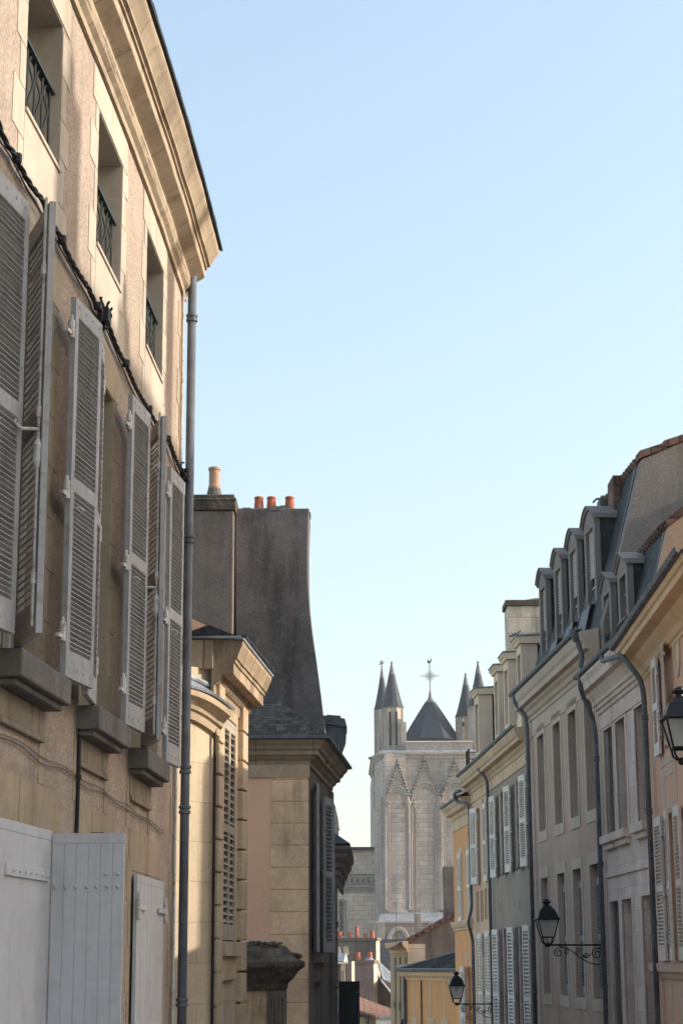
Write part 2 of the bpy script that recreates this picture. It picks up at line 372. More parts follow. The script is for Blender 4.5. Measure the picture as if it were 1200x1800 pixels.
def pipe(parent, pts, r=.05, mat=None, collars=()):
    # rounded path
    P = [Vector(p) for p in pts]; path = [P[0]]
    for i in range(1, len(P)-1):
        p, a, b = P[i], P[i-1], P[i+1]
        d = min(.12, (a-p).length*.4, (b-p).length*.4)
        q0 = p+(a-p).normalized()*d; q1 = p+(b-p).normalized()*d
        path += [q0, q0*.25+p*.5+q1*.25, q1]
    path.append(P[-1])
    o = MB().tube(path, r, 12).build('downpipe', mat or m_zinc, parent, smooth=True)
    for c in collars:
        g = MB(); c = Vector(c); g.lathe(c, [(r+.002,-.04),(r+.014,-.035),(r+.014,-.012),(r+.004,-.008),(r+.004,.008),(r+.014,.012),(r+.014,.035),(r+.002,.04)], 12)
        g.build('bracket', mat or m_zinc, o)
    return o
def surround(F, parent, a, b, c, d, t=.14, mat=None, w=.006, sill=.12, top=None):
    mb = MB(); top = top or t; w0 = -.02
    mb.fbox(F, a-t, a, w0, w, c, d).fbox(F, b, b+t, w0, w, c, d).fbox(F, a-t, b+t, w0, w, d, d+top)
    if sill: mb.fbox(F, a-t, b+t, w0, w+.004, c-sill, c)
    return mb.build('window_surround', mat or m_r3_stone, parent)
def curl(c, ax, az, r0, turns, a0, sgn=1, n=40):
    """spiral in the plane ax, az, from its outside to its eye"""
    pts = []
    for i in range(n+1):
        k = i/n; r = r0*(1-.82*k); th = a0+sgn*turns*2*math.pi*k
        pts.append(Vector(c)+ax*r*math.cos(th)+az*r*math.sin(th))
    return pts
class Plan(Fac):
    def __init__(s, o, d, n): s.o = o; s.d = d; s.n = n
def sweep_path(mb, path, prof, side=1, caps=True):
    """moulding along a plan polyline with mitred corners; side=+1: outward is right of travel"""
    pts = [Vector((p[0], p[1])) for p in path]; N = []
    for i in range(len(pts)-1):
        d = (pts[i+1]-pts[i]).normalized(); N.append(Vector((d.y, -d.x))*side)
    rings = []
    for i, p in enumerate(pts):
        if i == 0: m = N[0]
        elif i == len(pts)-1: m = N[-1]
        else:
            m = N[i-1]+N[i]; m = m/m.dot(N[i])
        rings.append([Vector((p.x+m.x*w, p.y+m.y*w, z)) for w, z in prof])
    n = len(prof); vs = [v for r in rings for v in r]; fs = []
    for i in range(len(rings)-1):
        for j in range(n):
            k = (j+1) % n; fs.append((i*n+j, i*n+k, (i+1)*n+k, (i+1)*n+j))
    if caps: fs += [tuple(range(n))[::-1], tuple((len(rings)-1)*n+j for j in range(n))]
    mb.add(vs, fs); return mb
def pot(parent, c, h, r, mat, base=True):
    mb = MB()
    pr = [(r*1.15,0),(r*1.1,h*.15),(r*.92,h*.8),(r*.88,h*.86),(r*1.02,h*.88),(r*1.02,h*.96),(r*.8,h),(r*.7,h*.9)]
    mb.lathe(c, pr, 14)
    return mb.build('chimney_pot', mat, parent, smooth=False)

# ================================================================== LEFT: the big house
F1 = Curve()
L1 = thing('stone_house', 'tall house at left with projecting stone cornice, roughcast front and grey louvred shutters', 'house', F1.P(11, -3, -2.4))
UP = [(8.35, 9.35), (10.5, 11.45), (12.7, 13.72), (15.0, 16.05)]
FL = [(8.35, 9.35, 1.70), (10.42, 11.42, 1.70), (12.6, 13.55, 1.67), (14.7, 15.68, 1.62)]
ops = [(a, b, 5.05, 6.09, .30) for a, b in UP]+[(a, b, c, 4.12, .24) for a, b, c in FL]
ops += [(9.0, 10.05, -1.6, .74, .2), (12.72, 13.7, -1.6, .74, .2)]
U0, U1 = 2.5, 17.62
wb = MB(); wall(wb, F1, U0, U1, -3.6, 6.5, ops)
wb.quad(F1.P(U1,0,-3.6), F1.P(U1,-8,-3.6), F1.P(U1,-8,6.42), F1.P(U1,0,6.42))
wb.quad(F1.P(U0,0,-3.6), F1.P(U0,-8,-3.6), F1.P(U0,-8,6.42), F1.P(U0,0,6.42))
wb.quad(F1.P(U0,-8,-3.6), F1.P(U1,-8,-3.6), F1.P(U1,-8,6.42), F1.P(U0,-8,6.42))
wb.build('wall', m_l1_render, L1)
# flush stone dressings round the upper windows: alternating long and short blocks
rs = random.Random(3)
for a, b in UP:
    s = MB(); z = 4.55; k = 0
    while z < 6.05:
        h = .27+rs.random()*.1; z2 = min(z+h, 6.09)
        la, lb = (.26, .13) if k % 2 else (.12, .24)
        la += rs.uniform(-.03,.03); lb += rs.uniform(-.03,.03)
        s.fbox(F1, a-la, a, -.02, .005, z+.004, z2-.004); s.fbox(F1, b, b+lb, -.02, .005, z+.004, z2-.004)
        z = z2; k += 1
    s.fbox(F1, a-.22, (a+b)/2-.003, -.02, .006, 6.095, 6.36); s.fbox(F1, (a+b)/2+.003, b+.2, -.02, .006, 6.095, 6.36)
    s.fbox(F1, a+.002, b-.002, -.02, .007, 4.58, 5.05)
    s.fbox(F1, a+.1, b-.1, -.02, .005, 4.36, 4.57)
    s.build('window_surround', m_l1_stone, L1)
    w = window(F1, L1, a, b, 5.05, 6.09, .30, m_wood, 1)
    j = MB()      # stone lining of the reveal
    j.fbox(F1, b-.004, b+.02, -.29, -.002, 5.05, 6.09); j.fbox(F1, a-.02, a+.004, -.29, -.002, 5.05, 6.09); j.fbox(F1, a+.004, b-.004, -.29, -.002, 6.085, 6.1); j.fbox(F1, a+.004, b-.004, -.29, .02, 5.03, 5.056)
    j.build('reveal', m_l1_stone, L1)
    g = MB()
    g.fbox(F1, a+.01, b-.01, -.085, -.035, 5.585, 5.605); g.fbox(F1, a+.01, b-.01, -.07, -.05, 5.12, 5.135)
    for i in range(9):
        u = a+.07+(b-a-.14)*i/8
        if i % 2: pts = [F1.P(u, -.06+.0*0, 5.06+.53*q/24)+F1.dirs(u)[1]*.012*math.sin(q/24*math.pi*4)+F1.dirs(u)[0]*.010*math.sin(q/24*math.pi*4) for q in range(25)]
        else: pts = [F1.P(u, -.06, 5.06), F1.P(u, -.06, 5.59)]
        g.tube(pts, .0085, 6)
    g.build('guard_rail', m_iron, L1)
for i, (a, b, c) in enumerate(FL):
    s = MB()
    z = c-.3; k = 0
    while z < 4.1:
        z2 = min(z+.33, 4.12); la = .24 if k % 2 else .14
        s.fbox(F1, a-la, a, -.02, .005, z+.004, z2-.004); s.fbox(F1, b, b+la, -.02, .005, z+.004, z2-.004); z = z2; k += 1
    s.fbox(F1, a-.18, b+.18, -.02, .006, 4.125, 4.42)
    s.fbox(F1, b-.004, b+.02, -.23, -.002, c, 4.12); s.fbox(F1, a-.02, a+.004, -.23, -.002, c, 4.12); s.fbox(F1, a+.004, b-.004, -.23, -.002, 4.115, 4.13)
    s.build('window_surround', m_l1_low, L1)
    window(F1, L1, a, b, c, 4.12, .24, m_wood, 3)
    s = MB(); s.fbox(F1, a-.13, b+.13, -.2, .165, c-.16, c).fbox(F1, a-.09, b+.09, -.02, .12, c-.2, c-.16)
    o = s.build('sill', m_l1_sill, L1, bevel=.012)
    s = MB(); s.fbox(F1, a-.06, b+.06, -.02, .022, c-.36, c-.2).fbox(F1, a-.03, b+.03, -.02, .034, c-.40, c-.36)
    s.build('sill_apron', m_l1_apr, L1, bevel=.008)
    t, n = F1.dirs(b); h = F1.P(b+.02, .13, 0)
    dd = [6, 6, 5, 5][i]
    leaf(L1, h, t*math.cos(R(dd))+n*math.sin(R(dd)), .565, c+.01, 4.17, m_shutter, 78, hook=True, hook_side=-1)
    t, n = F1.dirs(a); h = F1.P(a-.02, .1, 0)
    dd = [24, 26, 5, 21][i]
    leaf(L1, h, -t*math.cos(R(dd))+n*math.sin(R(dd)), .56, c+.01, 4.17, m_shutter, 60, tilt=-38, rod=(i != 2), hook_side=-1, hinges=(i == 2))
# stone bands and panels on the lower storey
for a, b, c, d in ((8.9,9.85,.79,1.07),(9.87,10.95,.79,1.06),(10.97,12.05,.79,1.05),(12.5,13.1,.78,1.03),(13.12,13.95,.78,1.02),(14.72,15.5,.70,1.01),(15.52,16.55,.70,1.0)):
    MB().fbox(F1, a, b, -.02, .006, c, d).build('lintel_block', m_l1_low, L1)
for a, b, c, d in ((10.28,10.4,1.07,1.48),(11.42,11.56,1.06,1.48),(12.45,12.58,1.04,1.46),(13.56,13.68,1.04,1.46),(14.55,14.68,1.02,1.42),(15.7,15.82,1.02,1.42)):
    MB().fbox(F1, a, b, -.02, .006, c, d).build('jamb_stone', m_l1_low, L1)
def chain(f, n, z0, h, la_, lb_, top):
    s = MB()
    for k in range(n):
        la = la_ if k % 2 else lb_; z = z0+h*k
        if z < top: u0, u1 = f(la); s.fbox(F1, u0, u1, -.02, .005, z, z+h-.008)
    return s.build('quoin', m_l1_low, L1)
chain(lambda l: (12.4, 12.4+l*.7), 11, -2.6, .34, .3, .17, .6); chain(lambda l: (13.86, 13.86+l*.7), 11, -2.6, .34, .3, .17, .6)
chain(lambda l: (14.86-l*.7, 14.86), 11, -2.6, .34, .3, .17, .55); chain(lambda l: (16.46, 16.46+l*.8), 11, -2.6, .34, .3, .17, .55)
chain(lambda l: (U1-l, U1-.005), 26, -2.6, .34, .42, .24, 6.3)
# cornice
prof = [(0,6.38),(.03,6.38),(.035,6.43),(.07,6.46),(.09,6.51),(.085,6.56),(.1,6.57),(.205,6.63),(.21,6.64),(.21,6.71),(.23,6.715),(.233,6.74),(.26,6.745),(.265,6.765),(.28,6.79),(.305,6.83),(.335,6.87),(.345,6.89),(.345,6.92),(0,6.95)]
MB().sweep(F1, [U0+(U1+.04-U0)*i/80 for i in range(81)], prof).wobble(.006, 1.5).build('cornice', m_cornice, L1)
rf = MB(); rprof = [(.375,6.922),(.38,6.943),(-4.0,9.65),(-8.1,6.95),(-7.9,6.9),(-4,9.55)]
rf.sweep(F1, F1.us(U0-.1, U1+.08), rprof); ro = rf.build('roof', m_slate, L1)
sl = MB(); rr = random.Random(5); u = U0
while u < U1:
    uu = u+.2+rr.random()*.03; q = rr.uniform(0, .025)
    sl.hexa([F1.P(u+.004,.355+q,6.945), F1.P(uu,.355+q,6.945), F1.P(uu,.1,7.135), F1.P(u+.004,.1,7.135), F1.P(u+.004,.355+q,6.958), F1.P(uu,.355+q,6.958), F1.P(uu,.1,7.15), F1.P(u+.004,.1,7.15)]); u = uu
sl.build('slate_edge', m_slate, ro)
# downpipe at the end of the front
zc = [at(335,570,17.7).z, at(330,955,17.7).z, at(325,1355,17.7).z, at(318,1760,17.7).z, at(322,1425,17.7).z]
PU = 17.5
pipe(L1, [F1.P(PU,.10,6.64), F1.P(PU,.10,-3.0)], .042, m_zinc, [F1.P(PU,.10,z) for z in zc])
MB().tube([F1.P(PU-.12,.03,6.4), F1.P(PU-.12,.03,-3)], .012, 6).build('wire', m_ironw, L1)
# ground floor plank shutters
def planks(parent, p0, d, L, z0, z1, nb, th=.035, mat=m_board, label=None):
    d = Vector((d[0], d[1], 0)).normalized(); b = Vector((-d.y, d.x, 0)); p0 = Vector((p0[0], p0[1], 0)); mb = MB(); bw = L/nb
    for i in range(nb):
        mb.obox(p0+d*(bw*(i+.5))+Vector((0,0,(z0+z1-.06)/2)), d*(bw/2-.0025), b*th/2, Vector((0,0,(z1-z0-.06)/2)))
    mb.obox(p0+d*L/2+Vector((0,0,z1-.03)), d*L/2, b*(th/2+.001), Vector((0,0,.03)))
    mb.obox(p0+d*L/2+Vector((0,0,(z0+z1)/2)), d*(L/2-.004), b*(th/2-.004), Vector((0,0,(z1-z0)/2-.01)))
    return mb, d, b
t, n = F1.dirs(10.45)
p0 = F1.P(10.12, .05, 0); e0 = F1.P(11.43, .085, 0)
mb, d, b = planks(L1, p0, e0-p0, (e0-p0).length, -1.6, .77, 1)
s1 = mb.build('plank_shutter', m_board, L1, bevel=.004, label='flat white plank shutter leaf lying against the wall with an iron strap hinge')
g = MB(); ctr = p0+d*.75-b*.024
g.obox(ctr+Vector((0,0,.50)), d*.46, b*.008, Vector((0,0,.034)))
for i in range(7): g.lathe(p0+d*(.43+i*.12)-b*.034+Vector((0,0,.50)), [(.001,-.012),(.01,-.008),(.013,0),(.01,.008),(.001,.012)], 8)
g.build('hinge', m_board, s1, bevel=.004)
dv = Vector((1, -.02, 0)); p1 = e0+Vector((.02,-.01,0))
mb, d, b = planks(L1, p1, dv, .435, -1.6, .755, 6)
s2 = mb.build('plank_shutter', m_board, L1, bevel=.003, label='white boarded shutter leaf standing straight out from the wall')
for i, zq in [(.025+.0625*k, .44) for k in range(7)]+[(.325, .515), (.40, .515)]:
    MB().lathe(p1+d*i-b*.022+Vector((0,0,zq)), [(.001,-.012),(.009,-.008),(.012,0),(.009,.008),(.001,.012)], 8).build('bolt_head', m_board, s2)
for a, bb, lab in ((14.88,15.65,None),(15.66,16.44,None)):
    p = F1.P(a,.035,0); q = F1.P(bb,.035,0); mb, d, b = planks(L1, p, q-p, (q-p).length, -1.6, .67, 4, .03)
    o = mb.build('plank_shutter', m_board, L1, bevel=.003, label='closed whitish plank shutter on the ground floor near the downpipe')
    e = p if a < 15 else q
    g = MB(); c = Vector((e.x, e.y, .42))-b*.03
    g.lathe(c, [(.01,-.1),(.022,-.09),(.022,-.02),(.027,-.015),(.022,.0),(.022,.06),(.01,.065),(.012,.1),(.004,.12)], 8)
    g.obox(c+(d if a < 15 else -d)*.2, d*.2, b*.008, Vector((0,0,.02))); g.build('hinge', m_ironw, o)
for a, bb in ((9.0,10.05),(12.72,13.7)): window(F1, L1, a, bb, -1.6, .74, .2)

# twisted cable run and thin wires on the front
pts = [(2.6,4.66),(5,4.62),(7.5,4.64),(9.75,4.62),(10.14,4.585),(10.87,4.6),(11.28,4.56),(12.3,4.55),(12.96,4.56),(13.84,4.49),(14.95,4.48),(16.35,4.58),(17.45,4.56)]
def interp(u):
    for (a, za), (b, zb) in zip(pts, pts[1:]):
        if a <= u <= b: return za+(zb-za)*(u-a)/(b-a)-.03*math.sin((u-a)/(b-a)*math.pi)
    return pts[-1][1]
cb = MB()
for ph in range(3):
    P = []; u = 2.7
    while u < 17.5:
        an = u*15+ph*2.094; P.append(F1.P(u, .045+.010*math.cos(an), interp(u)+.010*math.sin(an))); u += .06
    cb.tube(P, .0095, 5)
P = [F1.P(2.7+.2*i, .035, interp(2.7+.2*i)-.05-.02*math.sin(i*.8)) for i in range(74)]
cb.tube(P, .006, 5)
for i in range(12):
    u = 3+i*1.2; cb.lathe(F1.P(u,.05,interp(u)), [(.01,-.03),(.028,-.026),(.03,0),(.028,.026),(.01,.03)], 8)
rc = random.Random(4)
for u, k in ((12.75, 16), (17.35, 10)):     # tangled junctions
    for i in range(k//2):
        c = F1.P(u+rc.uniform(-.09,.09), .07+rc.uniform(-.015,.03), interp(u)+rc.uniform(-.1,.05)); t_, n_ = F1.dirs(u); r_ = rc.uniform(.03,.075); a_ = rc.uniform(0, 6.28); q_ = rc.uniform(.5,1.2)
        cb.tube([c+t_*r_*math.cos(a_+.55*q)*q_+Vector((0,0,1))*r_*math.sin(a_+.55*q)+n_*.02*math.sin(q*.8+i) for q in range(10)], .0095, 6)
    cb.fbox(F1, u-.06, u+.06, .03, .11, interp(u)-.08, interp(u)+.02)
tag(cb.build('cable', m_cable), 'thick black twisted cable strung along the roughcast front above the shutters', 'cable')
cb = MB()
P = [F1.P(9.4+.25*i, .012+(.17 if False else 0), 1.27-.02*i*.25+.012*math.sin(i*1.3)) for i in range(30)]
cb.tube(P, .003, 5); P = [p+Vector((.004,0,-.03-.01*math.sin(i))) for i, p in enumerate(P)]; cb.tube(P, .004, 5)
tag(cb.build('cable', m_l1_sill), 'pair of thin grey wires running under the grey sills', 'cable')
cb = MB(); P = [F1.P(12.52+.012*math.sin(i*.9), .02, 1.55-.25*i) for i in range(14)]; cb.tube(P, .014, 6)
for i in range(4): cb.lathe(F1.P(12.52,.02,1.2-.7*i), [(.01,-.02),(.024,-.015),(.024,.015),(.01,.02)], 8)
tag(cb.build('cable', m_cable), 'black cable dropping down the wall from the second sill', 'cable')
bx = MB(); bx.fbox(F1, 13.02, 13.12, 0, .06, .80, .84).fbox(F1, 13.05, 13.09, .0, .1, .84, .87)
tag(bx.build('wall_bracket', m_iron), 'tiny dark iron bracket on the stone lintel above the boarded leaf', 'bracket')

# ================================================================== LEFT: the sunlit pavilion
L2 = Fac(-1.414, 20.5, .08, -1); D2 = Fac(-1.414, 20.5, .695, -1)
PV = thing('stone_pavilion', 'low golden stone pavilion in sunlight with deep cornice and rusticated pilasters', 'house', (-2.5, 21.5, ground_z(21)))
zb = -3.6
wb = MB(); wall(wb, L2, 0, 2.42, zb, 3.0, [(.66, 1.66, .22, 2.72, .1)])
wall(wb, D2, -2.6, 0, zb, 3.12)
e = L2.P(2.42,0,0); wb.quad((e.x,e.y,zb),(e.x-6,e.y+.3,zb),(e.x-6,e.y+.3,3.3),(e.x,e.y,3.3))
wb.build('wall', m_ashlar, PV)
for a, b in ((.02,.40),(1.98,2.41)):
    s = MB(); z = -2.9
    while z < 2.8:
        s.fbox(L2, a, b, -.02, .075, z, z+.325); z += .35
    s.build('pilaster', m_rust, PV, bevel=.012)
o = MB().fbox(L2, .5, 1.8, -.05, .10, .06, .22).fbox(L2, .58, 1.72, -.02, .05, -.2, .06).build('sill', m_rust, PV, bevel=.01)
s = MB(); s.fbox(L2, .52, .66, -.02, .03, .22, 2.84).fbox(L2, 1.66, 1.80, -.02, .03, .22, 2.84).fbox(L2, .66, 1.66, -.02, .03, 2.72, 2.84); s.build('window_surround', m_rust, PV, bevel=.006)
window(L2, PV, .66, 1.66, .22, 2.72, .1)
t = L2.dirs(0)[0]
leaf(PV, L2.P(.67,.01,0), t, .49, .24, 2.70, m_sh_old, 32, tilt=-42, hinges=False, label='worn cream louvred shutter, closed, in sunlight')
leaf(PV, L2.P(1.65,.01,0), -t, .49, .24, 2.70, m_sh_old, 32, tilt=42, hinges=False, label='worn cream louvred shutter, closed, in sunlight')
MB().tube([L2.P(-.03,.03,2.8), L2.P(-.03,.03,-2.8)], .018, 6).build('wire', m_cable, PV)  # dark line drawn for the shaded gap beside the pilaster
# cornice with a square return facing up the street
prof = [(0,2.84),(.035,2.84),(.035,2.95),(.055,2.955),(.1,2.99),(.125,3.03),(.13,3.055),(.27,3.06),(.27,3.18),(.29,3.185),(.295,3.225),(.315,3.23),(.33,3.27),(.375,3.36),(.385,3.38),(.385,3.42),(0,3.44)]
prof = [(w*.88, z) for w, z in prof]
MB().sweep(L2, [-.16+2.72*i/16 for i in range(17)], prof).wobble(.006,2).build('cornice', m_corn_old, PV)
MB().box(-2.6, -1.405, 20.28, 21.2, 3.11, 3.43).build('attic_block', m_corn_old, PV, bevel=.01)
s = MB(); s.box(-2.6, -1.11, 20.25, 20.36, 3.44, 3.465); s.sweep(L2, [-.2, 2.62], [(0,3.445),(.355,3.425),(.36,3.45),(0,3.47)]); s.build('gutter', m_lead, PV)
p = [(-1.47,20.42,3.47),(-1.47,20.42,3.60),(-1.64,20.42,3.68),(-2.5,20.42,4.02),(-2.5,20.42,3.47)]
gb = MB(); gb.prism(p, (0,.3,0)); gb.build('gable', m_peach, PV)
gb = MB(); gb.prism([(-1.11,20.40,3.468),(-1.466,20.40,3.615),(-1.70,20.40,3.53),(-1.72,20.40,3.468)], (0,.3,0)); gb.build('slate_hip_shade', m_slate, PV)  # slate that also stands in for the gable's shaded right half
rf = MB(); a0 = L2.P(2.62,.355,3.46); b0 = L2.P(-.1,.355,3.46)
rf.add([b0, a0, (-2.2,24.0,4.25), (-1.62,20.74,3.70), (-4.5,20.74,4.8), (-5,24,4.9), (-8,24,3.4), (-8,20.74,3.4)], [(0,1,2,3),(3,2,5,4),(4,5,6,7)])
rf.tube([b0+Vector((-.02,.25,.05)), b0*.5+a0*.5+Vector((-.02,0,.045)), a0+Vector((0,0,.03))], .03, 6)
rf.build('roof', m_slate, PV)
# curved hood with lead cap over the recess
def arc_sweep(F, u0, u1, c, drop, prof, n=14):
    vs = []; k = len(prof); fs = []; hw = max(abs(u0-c), abs(u1-c))
    for i in range(n+1):
        u = u0+(u1-u0)*i/n; dz = -drop*((u-c)/hw)**2
        vs += [F.P(u, w, z+dz) for w, z in prof]
    for i in range(n):
        for j in range(k):
            q = (j+1) % k; fs.append((i*k+j, i*k+q, (i+1)*k+q, (i+1)*k+j))
    fs += [tuple(range(k))[::-1], tuple(n*k+j for j in range(k))]
    return MB().add(vs, fs)
hd = arc_sweep(D2, -1.42, .06, -.68, .17, [(0,2.56),(.05,2.56),(.06,2.64),(.09,2.66),(.10,2.70),(.17,2.76),(.2,2.77),(.21,2.83),(0,2.90)]).build('hood', m_rust, PV)
c = arc_sweep(D2, -1.46, .09, -.68, .17, [(0,2.905),(.225,2.835),(.235,2.86),(.02,2.99),(0,2.99)]); c.build('lead_cap', m_lead, hd)
MB().tube([D2.P(-1.42+1.3*i/10, .03, 3.0-.1*((-1.42+1.3*i/10+.68)/.74)**2) for i in range(11)], .03, 8).build('lead_roll', m_lead, hd)

# ================================================================== LEFT: the corner house under the great chimney
L3 = Fac(-.52, 28, .074, -1); FR3 = Plan((-.52, 28), (1, 0), (0, -1))
CH = thing('corner_house', 'peach corner house with rusticated quoins under the huge dark chimney stack', 'house', (-2, 29.5, ground_z(29)))
zb = -4.2
wb = MB(); wall(wb, FR3, -6, 0, zb, 3.0); wb.build('wall', m_peach, CH, label='plain peach rendered side wall')
wb = MB(); wall(wb, L3, 0, 4.3, zb, 3.0, [(1.05, 2.0, .12, 2.65, .15)])
e = L3.P(4.3,0,0); wb.quad((e.x,e.y,zb),(e.x-6,e.y,zb),(e.x-6,e.y,3.2),(e.x,e.y,3.2)); wb.build('street_wall', m_dark_st, CH, label='street front, dark from shade and dirt painted in')  # dark stone colour carries this side's shade along with its dirt
s = MB(); z = -3.13; rq = random.Random(2)
while z < 2.8:
    s.fbox(FR3, -.545, .012, -.02, .014, z, z+.308); z += .32
s.build('quoin', m_rust_d, CH, bevel=.006)
s = MB(); z = -3.13
while z < 2.8: s.fbox(L3, .0, .2, -.02, .014, z, z+.308); z += .32
s.fbox(L3, 3.9, 4.3, -.02, .05, zb, 2.8); s.build('pilaster', m_dark_st, CH, bevel=.006)
s = MB(); s.fbox(FR3, -6, .03, -.02, .03, 2.66, 2.86); s.build('frieze', m_rust, CH)
prof = [(0,2.84),(.03,2.84),(.035,2.9),(.08,2.93),(.1,2.97),(.16,2.98),(.16,3.04),(.2,3.06),(.22,3.10),(.28,3.16),(.285,3.19),(0,3.2)]
q = L3.P(4.35,0,0)
sweep_path(MB(), [(-6.5,28),(-.52,28),(q.x,q.y)], prof, 1).build('cornice', m_cornice, CH)
sweep_path(MB(), [(-6.5,28),(-.52,28),(q.x,q.y)], [(0,3.205),(.3,3.195),(.36,3.2),(.36,3.235),(.27,3.25),(0,3.25)], 1).build('gutter', m_zinc, CH)
window(L3, CH, 1.05, 2.0, .12, 2.65, .15, m_wood_d)
MB().fbox(L3, .9, 2.2, -.05, .12, -.02, .12).fbox(L3, 1.0, 2.1, -.02, .06, -.3, -.02).build('sill', m_dark_st, CH)
t, n = L3.dirs(0)
leaf(CH, L3.P(1.03,.07,0), -t*math.cos(R(4))+n*math.sin(R(4)), .62, .14, 2.62, m_shutter, 40, hinges=False)
leaf(CH, L3.P(2.03,.07,0), t*math.cos(R(7))+n*math.sin(R(7)), .62, .14, 2.55, m_shutter, 40, hinges=False)
leaf(CH, L3.P(3.5,.07,0), -t*math.cos(R(8))+n*math.sin(R(8)), .62, .14, 2.5, m_shutter, 40, hinges=False)
# slate hip roof
rf = MB(); E1 = Vector((-.21,27.68,3.24)); E0 = Vector((-6.5,27.68,3.24)); q2 = L3.P(4.35,.31,3.24)
T1 = Vector((-1.35,28.85,4.2)); T0 = Vector((-6.5,28.85,4.2)); B1 = Vector((-1.35,31.5,4.2))
rf.add([E0,E1,T1,T0,q2,B1,Vector((-6.5,31.5,4.2))], [(0,1,2,3),(1,4,5,2),(3,2,5,6)])
rf.build('roof', m_slate_moss, CH)
Y = 29.3
out = [(543.5,893),(541,960),(541,1020),(543,1062),(548,1110),(556,1170),(563,1225),(570,1290),(574,1340),(413,1340),(413,892)]
p = [at(x, y, Y) for x, y in out]
st = MB().prism(p, (0,1.1,0)).build('chimney', m_cement, CH, bevel=.02, label='tall flared rendered chimney stack')
ct = at(413,892,Y)
for x, y, h, r in ((455,893,.30,.075),(477,893,.30,.075),(509,893,.30,.075)):
    c = at(x, y, Y+.4); pot(st, (c.x, c.y, ct.z-.02), h, r, m_pot)
s = MB()
for i in range(60):
    a = random.uniform(p[10].x+.03, p[0].x-.03); s.obox((a, Y+random.uniform(.05,1.0), ct.z+random.uniform(-.02,.02)), (random.uniform(.03,.08),0,0), (0,random.uniform(.03,.1),.01), (0,0,random.uniform(.02,.04)))
s.build('mortar_bed', m_cement, st)
Y = 29.0
zt = at(415,866,Y).z; x1 = at(411,866,Y).x
sb = MB().box(-4.2, x1, Y, Y+1.2, 2.9, zt-.28).build('chimney', m_cement2, CH, bevel=.02, label='brown rendered chimney stack with moulded cap')
s = MB().box(-4.25, x1+.035, Y-.04, Y+1.24, zt-.28, zt-.08).box(-4.2, x1+.015, Y-.02, Y+1.2, zt-.08, zt-.02); s.box(-4.23, x1+.045, Y-.05, Y+1.25, zt-.13, zt-.085); s.build('chimney_cap', m_moss, sb, bevel=.015)
cp_ = at(377,858,Y+.4)
s = MB().lathe((cp_.x,cp_.y,zt-.04), [(.16,0),(.13,.08),(.105,.2),(.10,.22)], 12); s.build('mortar_cone', m_cement, sb)
s = MB().lathe((cp_.x,cp_.y,zt+.17), [(.095,0),(.098,.05),(.088,.06),(.088,.30),(.1,.31),(.1,.35),(.08,.36),(.07,.3)], 16); s.build('chimney_pot', m_pot_pale, sb)
# zinc clad roof box
Y = 30.6
zz = MB(); A = [at(x, y, Y) for x, y in ((569,1258),(598,1266),(607,1276),(606,1296),(598,1318),(572,1330))]
zz.prism(A, (0,.9,0)); A = [at(x, y, Y-.05) for x, y in ((566,1257),(604,1263),(608,1278),(569,1272))]; zz.prism(A, (0,1.0,0))
A = [at(x, y, Y+.3) for x, y in ((572,1256),(597,1258),(597,1266),(572,1264))]; zz.prism(A, (0,.5,0))
zz.build('dormer', m_zinc, CH, label='zinc clad dormer cheek overhanging the eave')

# ================================================================== LEFT: mossy gate pier
GP = thing('gate_pier', 'stone gate pier with a black mossy moulded capping, in front of the peach wall', 'gate pier', (-1.0, 26, ground_z(26)))
Y = 26.0
def rng(x, y): return at(x, y, Y)
body = MB(); xr = at(497,1760,Y).x; xm = at(466,1760,Y).x
body.box(-1.9, xm, Y+.02, Y+.75, -3.6, at(0,1740,Y).z); body.build('wall', m_rust_d, GP, bevel=.01)
b2 = MB(); b2.box(xm+.002, xr, Y-.04, Y+.7, -3.6, at(0,1740,Y).z)
for k in range(4): 
    u = xm+.06+.05*k; b2.box(u, u+.028, Y-.065, Y-.03, -3.4, at(0,1752,Y).z)
b2.build('pier_shaft', m_dark_st, GP, bevel=.01)
capl = [(0,at(0,1741,Y).z),(.03,at(0,1738,Y).z),(.04,at(0,1728,Y).z),(.10,at(0,1722,Y).z),(.19,at(0,1706,Y).z),(.27,at(0,1699,Y).z),(.27,at(0,1690,Y).z),(.17,at(0,1684,Y).z),(.10,at(0,1674,Y).z),(0,at(0,1662,Y).z)]
cm = MB(); sweep_path(cm, [(-2.0,Y-.04),(xr-.02,Y-.04),(xr-.02,Y+.8)], capl, 1)
zt = at(0,1662,Y).z
cm.box(-2.0, xr-.02, Y-.04, Y+.8, at(0,1741,Y).z, zt)
cm.add([(-2.0,Y-.04,zt),(xr-.02,Y-.04,zt),(xr-.02,Y+.8,zt),(-2.0,Y+.8,zt),(-2.0,Y+.3,zt+.07),(xr-.35,Y+.3,zt+.04)], [(0,1,5,4),(1,2,5),(2,3,4,5)])
co = cm.build('capping', m_moss, GP, bevel=.015)
ms = MB(); rm = random.Random(9)
for i in range(220):
    x = rm.uniform(-1.6, xr+.2); top = x < xr-.05
    y = rm.uniform(Y-.06, Y+.6) if top else Y-.04+rm.uniform(-.1,.5)
    z = (zt+rm.uniform(-.01,.05)) if top else zt-.07-.32*(x-xr+.05)+rm.uniform(-.02,.02)
    r = rm.uniform(.012,.045); ms.lathe((x,y,z-r*.4), [(r*.6,0),(r,r*.35),(r*.7,r*.8),(r*.1,r)], 6, rm.random())
ms.build('moss', m_moss, GP)

